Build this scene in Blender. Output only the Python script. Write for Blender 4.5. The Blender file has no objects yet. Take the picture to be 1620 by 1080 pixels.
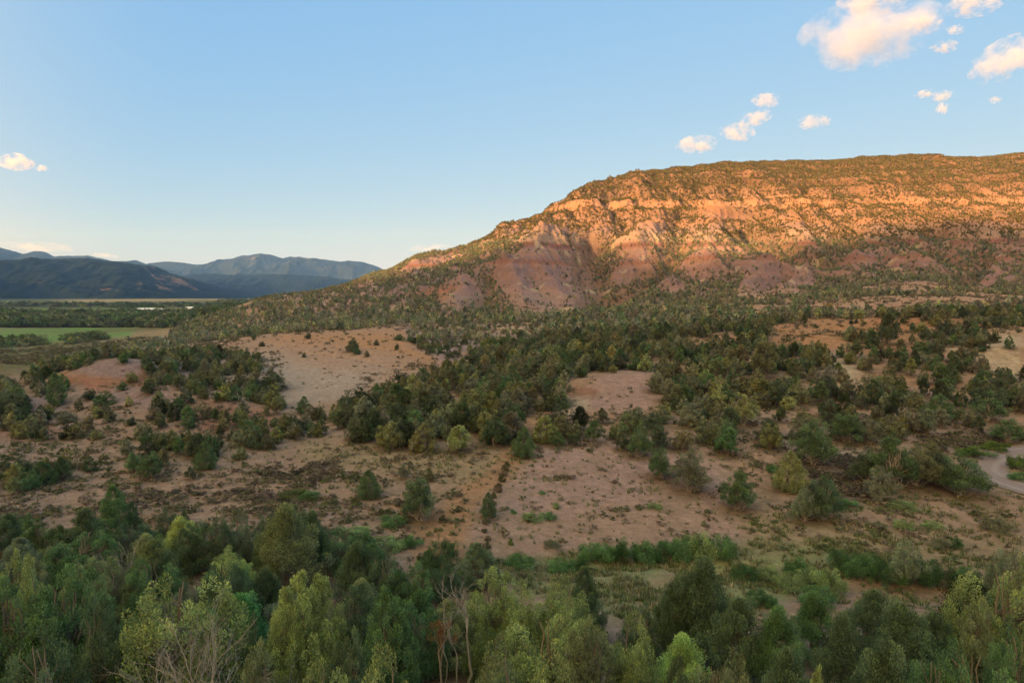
import bpy, math, random
import numpy as np
from mathutils import Vector
R = math.radians
PI = math.pi

# ------------------------------------------------------------------ camera, sky, sun, exposure
sc = bpy.context.scene
col = sc.collection
F = 1080.0                      # focal length in pixels of the 1620-pixel-wide photograph
PITCH = R(4.67)
cam_data = bpy.data.cameras.new("camera")
cam = bpy.data.objects.new("camera", cam_data)
col.objects.link(cam)
cam_data.sensor_width = 36.0
cam_data.lens = 36.0 * F / 1620.0
cam_data.clip_start = 0.5
cam_data.clip_end = 80000.0
cam.location = (0, 0, 0)
cam.rotation_euler = (R(90) - PITCH, 0, 0)
sc.camera = cam

SUN_EL = R(9.0)
SUN_BACK = R(38.0)              # the sun stands behind the camera, this far round to its left
sun_dir = Vector((-math.sin(SUN_BACK) * math.cos(SUN_EL), -math.cos(SUN_BACK) * math.cos(SUN_EL), math.sin(SUN_EL)))
world = bpy.data.worlds.new("World")
sc.world = world
world.use_nodes = True
wn = world.node_tree
bg = wn.nodes["Background"]
sky = wn.nodes.new("ShaderNodeTexSky")
sky.sky_type = 'NISHITA'
sky.sun_disc = False
sky.sun_elevation = SUN_EL
sky.sun_rotation = math.atan2(sun_dir.x, sun_dir.y)
sky.altitude = 1800
sky.air_density = 1.0
sky.dust_density = 1.0
sky.ozone_density = 3.0
# the camera's soft response to the bright sky, then a wide warm glow added on the sun's side to lift the ground's light
SKY_A = (0.975, 0.75, 0.845); SKY_P = (0.60, 0.30, 0.08); GLOW = 1.4; SKY_K = 2.2
sp = wn.nodes.new("ShaderNodeSeparateColor"); cb = wn.nodes.new("ShaderNodeCombineColor")
pre = wn.nodes.new("ShaderNodeVectorMath"); pre.operation = 'SCALE'; pre.inputs[3].default_value = 0.15
wn.links.new(sky.outputs[0], pre.inputs[0]); wn.links.new(pre.outputs[0], sp.inputs[0])
for k_ in range(3):
    pw = wn.nodes.new("ShaderNodeMath"); pw.operation = 'POWER'; pw.inputs[1].default_value = SKY_P[k_]; wn.links.new(sp.outputs[k_], pw.inputs[0])
    ml = wn.nodes.new("ShaderNodeMath"); ml.operation = 'MULTIPLY'; ml.inputs[1].default_value = SKY_A[k_] * SKY_K; wn.links.new(pw.outputs[0], ml.inputs[0])
    wn.links.new(ml.outputs[0], cb.inputs[k_])
tc = wn.nodes.new("ShaderNodeTexCoord")
dt = wn.nodes.new("ShaderNodeVectorMath"); dt.operation = 'DOT_PRODUCT'; wn.links.new(tc.outputs["Generated"], dt.inputs[0]); dt.inputs[1].default_value = sun_dir
mr = wn.nodes.new("ShaderNodeMapRange"); mr.inputs[1].default_value = -0.42; mr.inputs[2].default_value = 1.0; mr.inputs[3].default_value = 0.0; mr.inputs[4].default_value = GLOW; wn.links.new(dt.outputs["Value"], mr.inputs[0]); mr.interpolation_type = 'SMOOTHSTEP'
gc = wn.nodes.new("ShaderNodeVectorMath"); gc.operation = 'MULTIPLY_ADD'; wn.links.new(mr.outputs[0], gc.inputs[0]); gc.inputs[1].default_value = (5.0, 1.7, -0.05); gc.inputs[2].default_value = (1, 1, 1)
gm = wn.nodes.new("ShaderNodeVectorMath"); gm.operation = 'MULTIPLY'; wn.links.new(cb.outputs[0], gm.inputs[0]); wn.links.new(gc.outputs[0], gm.inputs[1])
wn.links.new(gm.outputs[0], bg.inputs[0])
bg.inputs[1].default_value = 0.15
sun_data = bpy.data.lights.new("sun", 'SUN')
sun_data.energy = 3.1
sun_data.angle = R(0.9)
sun_data.color = (1.0, 0.59, 0.28)
sun = bpy.data.objects.new("sun", sun_data)
col.objects.link(sun)
sun.rotation_euler = sun_dir.to_track_quat('Z', 'Y').to_euler()

sc.view_settings.view_transform = 'Standard'
sc.view_settings.look = 'None'
sc.view_settings.gamma = 1.0
sc.view_settings.exposure = 1.72
sc.cycles.max_bounces = 5
sc.cycles.diffuse_bounces = 4
sc.cycles.transmission_bounces = 4
sc.cycles.transparent_max_bounces = 8
sc.cycles.volume_bounces = 2
sc.cycles.caustics_reflective = False
sc.cycles.caustics_refractive = False
sc.cycles.use_denoising = True

# ------------------------------------------------------------------ helpers
def tag(o, label=None, cat=None, group=None, kind=None):
    if label: o["label"] = label
    if cat: o["category"] = cat
    if group: o["group"] = group
    if kind: o["kind"] = kind
    return o

def mesh_np(name, verts, faces, mats=(), smooth=False, attrs=None, mat_index=None):
    """verts (n,3), faces (m,k) with one k, as a mesh datablock"""
    verts = np.asarray(verts, dtype=np.float32); faces = np.asarray(faces, dtype=np.int32)
    me = bpy.data.meshes.new(name)
    me.vertices.add(len(verts)); me.vertices.foreach_set("co", verts.ravel())
    k = faces.shape[1]
    me.loops.add(faces.size); me.loops.foreach_set("vertex_index", faces.ravel())
    me.polygons.add(len(faces))
    me.polygons.foreach_set("loop_start", np.arange(0, faces.size, k, dtype=np.int32))
    if smooth: me.polygons.foreach_set("use_smooth", np.ones(len(faces), dtype=bool))
    for m in mats: me.materials.append(m)
    if mat_index is not None: me.polygons.foreach_set("material_index", np.asarray(mat_index, dtype=np.int32))
    for nm, (typ, dom, data) in (attrs or {}).items():
        a = me.attributes.new(nm, typ, dom)
        a.data.foreach_set("color" if typ == 'FLOAT_COLOR' else "value", np.asarray(data, dtype=np.float32).ravel())
    me.update(calc_edges=True)
    return me

def link(name, me, parent=None):
    o = bpy.data.objects.new(name, me)
    col.objects.link(o)
    if parent is not None: o.parent = parent
    return o

def _hash(ix, iy, seed):
    h = (ix.astype(np.int64) * 374761393 + iy.astype(np.int64) * 668265263 + seed * 1442695041) & 0xffffffff
    h = ((h ^ (h >> 13)) * 1274126177) & 0xffffffff
    h = ((h ^ (h >> 16)) * 2246822519) & 0xffffffff
    return (h ^ (h >> 15)) & 0xffffffff

def gnoise(x, y, seed=0):
    """gradient noise, about -1..1"""
    x = np.asarray(x, float); y = np.asarray(y, float)
    x0 = np.floor(x); y0 = np.floor(y); fx = x - x0; fy = y - y0
    ux = fx * fx * fx * (fx * (fx * 6 - 15) + 10); uy = fy * fy * fy * (fy * (fy * 6 - 15) + 10)
    def g(i, j):
        a = _hash(x0 + i, y0 + j, seed) * (2 * PI / 4294967296.0)
        return np.cos(a) * (fx - i) + np.sin(a) * (fy - j)
    n0 = g(0, 0) * (1 - ux) + g(1, 0) * ux
    n1 = g(0, 1) * (1 - ux) + g(1, 1) * ux
    return (n0 * (1 - uy) + n1 * uy) * 1.5

def fbm(x, y, oct=4, seed=0, gain=0.5):
    s = 0; a = 1.0; t = 0
    for o in range(oct):
        s = s + a * gnoise(x * 2 ** o + 17.3 * o, y * 2 ** o - 9.1 * o, seed + o); t += a; a *= gain
    return s / t

def ridged(x, y, oct=4, seed=0, gain=0.5):
    s = 0; a = 1.0; t = 0
    for o in range(oct):
        n = 1 - np.abs(gnoise(x * 2 ** o + 5.7 * o, y * 2 ** o + 3.3 * o, seed + o)) * 1.6
        s = s + a * n; t += a; a *= gain
    return s / t

def smooth(x, a, b):
    t = np.clip((x - a) / (b - a), 0, 1)
    return t * t * (3 - 2 * t)

# ------------------------------------------------------------------ pixel <-> direction (photograph pixels, 1620 x 1080)
CT, ST = math.cos(PITCH), math.sin(PITCH)
def ray(px, py):
    """u = X/Y and s = Z/Y of the ray through a pixel"""
    yu = (540.0 - py) / F
    fwd = CT + ST * yu
    return (px - 810.0) / F / fwd, (-ST + CT * yu) / fwd
def project(u, s):
    """photograph pixel of a direction u = X/Y, s = Z/Y"""
    fwd = CT - ST * s
    return 810.0 + F * u / fwd, 540.0 - F * (ST + CT * s) / fwd

# ------------------------------------------------------------------ terrain: surveyed points -> smooth surface -> gullies, ledges, mounds
# each row is one distance Y (m in front of the camera); entries are (photo px of the column, ground height Z relative to the camera)
ROWS = [
 (10,  [(-400,-24.5),(200,-24.5),(810,-24.5),(1400,-24.5),(2050,-24.5)]),
 (30,  [(-400,-25),(0,-25),(400,-25),(810,-25),(1200,-25.2),(1620,-25),(2050,-24.5)]),
 (46,  [(-400,-25.8),(0,-25.8),(400,-25.8),(810,-26),(1200,-26.3),(1620,-26),(2050,-25)]),
 (60,  [(-400,-26.4),(0,-26.4),(400,-26.4),(810,-26.8),(1200,-27.2),(1620,-26.8),(2050,-25.5)]),
 (76,  [(-400,-27),(0,-27),(300,-27.2),(600,-27.3),(900,-27.6),(1200,-27.8),(1620,-27.5),(2050,-26)]),
 (100, [(-400,-27),(0,-27),(300,-26.6),(600,-26.4),(900,-25.6),(1200,-26),(1450,-26.2),(1620,-26.8),(2050,-26)]),
 (125, [(-400,-28),(0,-27.6),(200,-26.6),(400,-26.3),(600,-25.6),(800,-24.8),(1000,-24.4),(1200,-24.6),(1450,-25),(1620,-26),(2050,-25)]),
 (150, [(-400,-27),(0,-26.6),(180,-25.3),(400,-26.2),(520,-26.3),(700,-25),(850,-24),(1000,-23),(1150,-22.8),(1300,-22.8),(1450,-23),(1620,-22.5),(2050,-20)]),
 (172, [(-200,-26),(60,-24.5),(180,-22.4),(300,-23.4),(430,-25.6),(560,-25)]),
 (200, [(-400,-27),(0,-23),(180,-21.2),(300,-22.2),(420,-23.6),(560,-23),(700,-23.8),(850,-22.2),(1000,-20.5),(1150,-19.5),(1300,-17.5),(1450,-15),(1620,-14),(2050,-12)]),
 (235, [(-400,-30),(0,-27.5),(180,-26),(330,-23.6),(450,-22),(600,-20.6),(720,-22.6),(1450,-14.5),(1620,-12.5)]),
 (300, [(-400,-34),(0,-34),(200,-32),(330,-27),(420,-21.6),(560,-19.9),(650,-19.8),(740,-21.5),(850,-19.8),(1000,-17.5),(1150,-13.5),(1300,-11.5),(1450,-8.5),(1620,-7),(2050,-4)]),
 (360, [(-400,-36),(0,-35.5),(200,-34),(400,-26),(560,-21.5),(700,-20.5),(850,-18.4),(1000,-15.5),(1150,-9),(1300,-6),(1450,-2),(1620,-3)]),
 (450, [(-400,-38),(0,-37),(200,-36),(400,-28),(550,-20),(700,-16.5),(850,-17),(960,-15),(1060,-12),(1150,-4),(1300,-3),(1450,4),(1540,-3),(1620,2),(2050,6)]),
 (520, [(-400,-39),(0,-38),(300,-34),(400,-20),(450,-15),(550,-9),(620,-2),(700,-2),(800,5),(860,0),(960,-8),(1060,0),(1150,7),(1300,8),(1450,14),(1620,14),(2050,18)]),
 (600, [(-400,-41),(0,-40),(300,-35),(390,-15),(440,-9),(487,-7),(553,.5),(600,8),(660,16),(760,22),(860,32),(960,14),(1040,32),(1150,31),(1300,30),(1450,35),(1620,36),(2050,40)]),
 (680, [(-400,-42),(0,-41),(300,-37),(430,-14),(520,-5),(590,9),(650,24),(740,33),(860,54),(960,46),(1050,52),(1150,56),(1300,54),(1450,56),(1620,58),(2050,62)]),
 (760, [(-400,-43),(0,-42),(300,-38),(430,-22),(520,-12),(600,6),(660,26),(720,42),(800,66),(880,82),(960,88),(1050,88),(1150,86),(1300,88),(1450,90),(1620,92),(2050,96)]),
 (850, [(-400,-44),(0,-43),(300,-40),(500,-24),(620,0),(720,28),(800,58),(880,100),(950,125),(1020,128),(1150,132),(1300,128),(1450,132),(1620,136),(2050,140)]),
 (940, [(-400,-44),(0,-43),(300,-40),(500,-28),(650,0),(760,36),(850,80),(930,128),(1020,154),(1150,160),(1300,160),(1450,166),(1620,170),(2050,176)]),
 (1050,[(-400,-45),(0,-44),(300,-42),(500,-32),(700,5),(850,70),(950,130),(1050,168),(1180,183),(1300,186),(1400,195),(1450,196),(1520,190),(1620,200),(2050,214)]),
 (1350,[(-400,-48),(0,-46),(300,-45),(550,-38),(750,-10),(900,60),(1000,130),(1150,178),(1300,196),(1450,200),(1620,210),(2050,220)]),
 (2200,[(-400,-58),(0,-56),(300,-54),(600,-50),(800,-30),(1000,60),(1200,140),(1620,180),(2050,190)]),
 (4000,[(-400,-76),(0,-76),(300,-76),(600,-76),(900,-60),(1200,60),(1620,120),(2050,140)]),
 (9000,[(-400,-170),(300,-170),(900,-150),(1620,20),(2050,40)]),
]
VMIN, VMAX, UMAX = math.log(8.0), math.log(9000.0), 1.25
CU, CS, CV = [], [], []
for Y_, ents in ROWS:
    for px_, z_ in ents:
        CU.append((px_ - 810.0) / F); CV.append(math.log(Y_)); CS.append(z_ / Y_)
CU = np.array(CU); CV = np.array(CV); CS = np.array(CS)
# interpolate Z / Y**0.8 so that near and far points weigh alike
CY = np.exp(CV)
CT_VAL = CS * CY / CY ** 0.85
def tps_fit(px_, py_, val, lam=2e-4):
    n = len(px_)
    d2 = (px_[:, None] - px_[None]) ** 2 + (py_[:, None] - py_[None]) ** 2
    K = np.where(d2 > 0, 0.5 * d2 * np.log(d2 + 1e-12), 0) + lam * np.eye(n)
    P = np.stack([np.ones(n), px_, py_], 1)
    A = np.zeros((n + 3, n + 3)); A[:n, :n] = K; A[:n, n:] = P; A[n:, :n] = P.T
    return np.linalg.solve(A, np.concatenate([val, np.zeros(3)]))
W = tps_fit(CU * 2.2, CV, CT_VAL)

NU, NV = 1500, 1750
# rows are packed more densely between 60 and 1200 m
vv = np.linspace(VMIN, VMAX, 4000)
dens = 0.45 + 1.0 * smooth(vv, math.log(50), math.log(110)) * (1 - smooth(vv, math.log(1100), math.log(1500)))
cum = np.cumsum(dens); cum = (cum - cum[0]) / (cum[-1] - cum[0])
GV = np.interp(np.linspace(0, 1, NV), cum, vv)
GU = np.linspace(-UMAX, UMAX, NU)
ncu, ncv = 170, 260
cuu = np.linspace(-UMAX, UMAX, ncu); cvv = np.linspace(VMIN, VMAX, ncv)
MU, MV = np.meshgrid(cuu, cvv)
val = np.zeros(MU.size)
mu, mv = MU.ravel() * 2.2, MV.ravel()
for i in range(len(CU)):
    d2 = (mu - CU[i] * 2.2) ** 2 + (mv - CV[i]) ** 2
    val += W[i] * 0.5 * d2 * np.log(d2 + 1e-12)
val += W[-3] + W[-2] * mu + W[-1] * mv
coarse = val.reshape(MU.shape)
def bilin(grid, fu, fv):
    """sample grid[v,u] at fractional indices"""
    fu = np.clip(fu, 0, grid.shape[1] - 1.001); fv = np.clip(fv, 0, grid.shape[0] - 1.001)
    iu = fu.astype(int); iv = fv.astype(int); du = fu - iu; dv = fv - iv
    return (grid[iv, iu] * (1 - du) * (1 - dv) + grid[iv, iu + 1] * du * (1 - dv)
            + grid[iv + 1, iu] * (1 - du) * dv + grid[iv + 1, iu + 1] * du * dv)
U2, V2 = np.meshgrid(GU, GV)
T = bilin(coarse, (U2 + UMAX) / (2 * UMAX) * (ncu - 1), (V2 - VMIN) / (VMAX - VMIN) * (ncv - 1))
YY = np.exp(V2)
Z0 = T * YY ** 0.85
XX = U2 * YY
def idx_u(u): return (np.asarray(u, float) + UMAX) / (2 * UMAX) * (NU - 1)
def idx_v(v): return np.interp(v, GV, np.arange(NV))
def hit_on(Zg, px, py, after=0.0):
    """world point where the ray through a photograph pixel first meets the ground"""
    u, s = ray(px, py)
    fu = float(np.clip(idx_u(u), 0, NU - 1.001)); iu = int(fu); du = fu - iu
    colz = (Zg[:, iu] * (1 - du) + Zg[:, iu + 1] * du) / np.exp(GV)
    ok = (colz >= s) & (np.exp(GV) > after)
    k = int(np.argmax(ok)) if ok.any() else NV - 1
    y = math.exp(GV[k])
    if k > 0 and ok[k]:
        a, b = colz[k - 1] - s, colz[k] - s
        t = a / (a - b) if a != b else 0
        y = math.exp(GV[k - 1] + (GV[k] - GV[k - 1]) * min(1, max(0, t)))
    return u * y, y
def seg_dist(X, Y, pts):
    """distance to a polyline and fraction along it"""
    best = np.full(X.shape, 1e9); frac = np.zeros(X.shape); n = len(pts) - 1
    for i in range(n):
        ax, ay = pts[i]; bx, by = pts[i + 1]
        dx, dy = bx - ax, by - ay; L = dx * dx + dy * dy + 1e-9
        t = np.clip(((X - ax) * dx + (Y - ay) * dy) / L, 0, 1)
        d = np.hypot(X - ax - t * dx, Y - ay - t * dy)
        m = d < best
        best = np.where(m, d, best); frac = np.where(m, (i + t) / n, frac)
    return best, frac

# spurs (+) and gullies (-) of the mesa front, drawn along their crest or floor: (height at top, at foot, half width m, photo points top -> foot)
SPURS = [
 (9, 7, 17, [(868,372),(850,400),(846,430),(880,462),(925,492)]),
 (6, 6, 15, [(800,425),(815,450),(826,475),(838,494)]),
 (-11, -8, 16, [(940,378),(936,410),(945,440),(955,466),(930,492)]),
 (10, 5, 18, [(1015,376),(1008,402),(985,432),(955,452)]),
 (-11, -7, 15, [(1070,385),(1060,412),(1035,436),(985,462),(940,485)]),
 (7, 3, 16, [(1050,345),(1040,368),(1020,388)]),
 (9, 5, 18, [(1140,335),(1130,365),(1118,400),(1095,430)]),
 (-13, -9, 15, [(1165,345),(1195,372),(1225,395),(1245,418)]),
 (-8, -6, 13, [(1200,335),(1225,360),(1250,385),(1275,410)]),
 (7, 5, 15, [(1250,345),(1275,380),(1290,400)]),
 (-8, -4, 16, [(1350,360),(1330,390),(1305,415),(1290,440)]),
 (6, 5, 12, [(735,452),(725,475),(715,492)]),
 (-6, -4, 12, [(775,440),(768,465),(772,492)]),
 (4, 3, 12, [(660,462),(640,485)]),
 (4, 3, 14, [(590,462),(570,482)]),
 (6, 5, 13, [(1215,430),(1180,460),(1165,472)]),
 (6, 5, 12, [(1285,432),(1250,452),(1215,470)]),
 (-6, -5, 9, [(1240,440),(1212,458),(1200,472)]),
 (6, 4, 16, [(1365,418),(1345,448)]),
 (6, 4, 15, [(1440,420),(1500,448),(1520,462)]),
 (-7, -6, 12, [(1560,410),(1535,440),(1515,470)]),
 (6, 5, 9, [(1580,428),(1552,452),(1520,476)]),
 (5, 4, 9, [(1385,398),(1352,418)]),
 (-5, -4, 14, [(1480,350),(1490,385),(1510,410)]),
 (5, 4, 12, [(1060,440),(1040,465),(1030,490)]),
 (5, 3, 10, [(1130,430),(1110,455),(1100,475)]),
]
Zb = Z0.copy()
mreg = (YY > 380) & (YY < 1300)
Xm, Ym = XX[mreg], YY[mreg]
add = np.zeros(Xm.shape)
for top, foot, w, pts in SPURS:
    P = [hit_on(Z0, a, b, 330) for a, b in pts]
    d, fr = seg_dist(Xm + 5 * gnoise(Xm / 22, Ym / 22, 3), Ym, P)
    w = w * 0.85
    prof = np.exp(-(d / w) ** 1.5)
    add += (top + (foot - top) * fr) * prof
mesa = smooth(YY, 420, 520) * (1 - smooth(YY, 1150, 1400)) * smooth(U2, -0.36, -0.12)
Zb[mreg] += 1.35 * add * np.minimum(1, smooth(Ym, 400, 480) + 0.2)
SPF = np.zeros(Zb.shape); SPF[mreg] = add
# branching gullies that run down the slope
wx = XX + 14 * fbm(XX / 70, YY / 70, 3, 11); wy = YY + 20 * fbm(XX / 60, YY / 60, 3, 12)
g1 = np.abs(gnoise(wx / 46 + 0.1 * wy / 46, wy / 150, 21)); g2 = np.abs(gnoise(wx / 19, wy / 60, 22)); g3 = np.abs(gnoise(wx / 8 + 0.2 * wy / 8, wy / 22, 23))
hz = smooth(Zb, -12, 12) * (1 - 0.5 * smooth(Zb, 110, 160))
left_ = .45 + .55 * smooth(U2, -.06, .10)
Zb += left_ * mesa * hz * (15 * (g1 - 0.3) + 8.0 * (g2 - 0.3) + 4.2 * (g3 - 0.3) + 2.6 * (np.abs(gnoise(wx / 3.2, wy / 9, 24)) - .3))
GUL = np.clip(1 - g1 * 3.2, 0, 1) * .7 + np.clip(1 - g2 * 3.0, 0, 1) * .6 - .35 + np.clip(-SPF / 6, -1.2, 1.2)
BEDZ = Zb + 3.0 * fbm(XX / 120, YY / 120, 3, 31) + 1.2 * fbm(XX / 25, YY / 25, 2, 35) - 0.012 * XX
CLIFF = sum(a_ * np.exp(-((BEDZ - z_) / (w_ * (1 + .5 * fbm(XX / 30, YY / 300, 2, 37)))) ** 4) * smooth(fbm(XX / 70 + z_, YY / 50, 4, 36, .6), t_, t_ + .3) for z_, w_, a_, t_ in ((88, 4.2, 1, -.42), (99, 1.8, .9, -.2), (76, 2.2, .8, -.1), (112, 1.6, .7, -.12), (124, 1.4, .7, -.05), (138, 1.8, .8, -.15), (152, 1.4, .7, -.08), (166, 1.8, .9, -.2), (182, 1.6, .7, -.12))) * mesa
CLIFF = np.clip(CLIFF, 0, 1)
# ledges of harder rock
def terrace(z, step, sharp):
    q = z / step; f = q - np.floor(q)
    return step * (np.floor(q) + np.clip((f - 0.5) * sharp + 0.5, 0, 1)) - z
lw = smooth(Zb, 55, 80) * mesa
wob = 3.0 * fbm(XX / 120, YY / 120, 3, 31)
ledge = smooth(fbm(XX / 150, YY / 90, 3, 34), -.35, .25)
Zb += lw * 0.42 * ledge * (1 - .5 * smooth(Zb, 110, 150)) * terrace(Zb + wob - 0.015 * XX, 16.0, 2.6)
Zb += lw * 0.42 * terrace(Zb + 2 * wob - 0.015 * XX, 5.6, 2.6) * smooth(gnoise(XX / 45, YY / 45, 33), -.1, .6)
# gentler relief of the foothills and the plain
roll = (1 - smooth(YY, 900, 1400)) * smooth(YY, 50, 110)
foot = smooth(YY, 130, 260) * (1 - smooth(YY, 600, 700))
tanfield = np.exp(-(((U2 + 0.235) / 0.16) ** 2 + ((V2 - math.log(235)) / 0.42) ** 2) ** 1.5)
Zb += roll * (1 - tanfield) * (0.35 * fbm(XX / 12, YY / 14, 4, 41) + foot * smooth(U2, -0.05, 0.15) * (3.2 * fbm(XX / 42, YY / 52, 3, 42) + 1.8 * (0.4 - np.abs(gnoise(XX / 24, YY / 40, 43)))))
Zb += foot * (1 - tanfield) * (1 - smooth(U2, -0.05, 0.15)) * 1.0 * fbm(XX / 26, YY / 30, 3, 44)
Zb += tanfield * 0.5 * fbm(XX / 50, YY / 50, 2, 45)
# mounds: (photo point, height, radius x, radius y)
MOUNDS = [((175,594),4.2,17,10),((255,628),2.2,9,6),((430,600),1.2,9,7),((330,640),1.6,10,6),((60,640),1.2,12,8),((1390,520),2.6,17,12),((1480,520),2.4,14,10),((1290,545),1.6,10,7),
          ((1590,560),2.2,14,9),((1340,595),1.4,8,6),((925,610),1.2,9,9),((1010,600),1.2,8,9),((745,520),1.6,22,10),((800,522),2.0,12,7),((715,520),1.5,16,8),
          ((1170,545),1.2,12,6),((360,505),2.0,20,14)]
for (a, b), h, rx, ry in MOUNDS:
    cx, cy = hit_on(Z0, a, b, 90)
    Zb += h * np.exp(-(((XX - cx) / rx) ** 2 + ((YY - cy) / ry) ** 2))
# shallow ribs on the tan field
for pts, dep, w in (([(470,556),(560,566),(650,586),(700,600)], -0.7, 3.0), ([(560,545),(640,556),(720,578)], -0.5, 3.0), ([(700,500),(790,545),(700,585),(600,630),(505,665)], -1.2, 7)):
    P = [hit_on(Z0, a, b, 120) for a, b in pts]
    d, fr = seg_dist(XX, YY, P); Zb += dep * np.exp(-(d / w) ** 2)
# creek swale and the track
P = [hit_on(Z0, a, b, 50) for a, b in [(760,880),(900,884),(1050,880),(1180,905),(1350,925),(1560,940)]]
d, fr = seg_dist(XX, YY, P); Zb -= 0.9 * np.exp(-(d / 3.0) ** 2)
GZ = Zb

def hit(px, py, after=0.0): return hit_on(GZ, px, py, after)
def ground(x, y):
    x = np.asarray(x, float); y = np.asarray(y, float)
    return bilin(GZ, idx_u(x / y), idx_v(np.log(y)))
SL = GZ / YY
RUNMAX = np.maximum.accumulate(SL, axis=0)
PXg, PYg = project(U2, SL)

# ------------------------------------------------------------------ what the soil is made of, zone by zone (albedo)
def inpoly(px, py, poly):
    c = np.zeros(px.shape, bool); n = len(poly)
    for i in range(n):
        x1, y1 = poly[i]; x2, y2 = poly[(i + 1) % n]
        if y1 == y2: continue
        m = ((y1 > py) != (y2 > py)) & (px < (x2 - x1) * (py - y1) / (y2 - y1) + x1)
        c ^= m
    return c
def signed(px, py, poly):
    """positive inside, in pixels"""
    best = np.full(px.shape, 1e9); n = len(poly)
    for i in range(n):
        ax, ay = poly[i]; bx, by = poly[(i + 1) % n]
        dx, dy = bx - ax, by - ay
        t = np.clip(((px - ax) * dx + (py - ay) * dy) / (dx * dx + dy * dy + 1e-9), 0, 1)
        best = np.minimum(best, np.hypot(px - ax - t * dx, py - ay - t * dy))
    return np.where(inpoly(px, py, poly), best, -best)
C_TAN = (.345,.225,.165); C_RED = (.32,.15,.10); C_PINK = (.36,.235,.205); C_MAUVE = (.29,.205,.20); C_PALE = (.44,.34,.24)
C_GREY = (.34,.265,.22); C_STRAW = (.30,.22,.135); C_OLIVE = (.155,.15,.075); C_FIELD = (.15,.25,.075); C_DARK = (.14,.10,.072)
C_ORANGE = (.38,.21,.12); C_MEADOW = (.24,.235,.115); C_SCREE = (.17,.135,.125)
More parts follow.
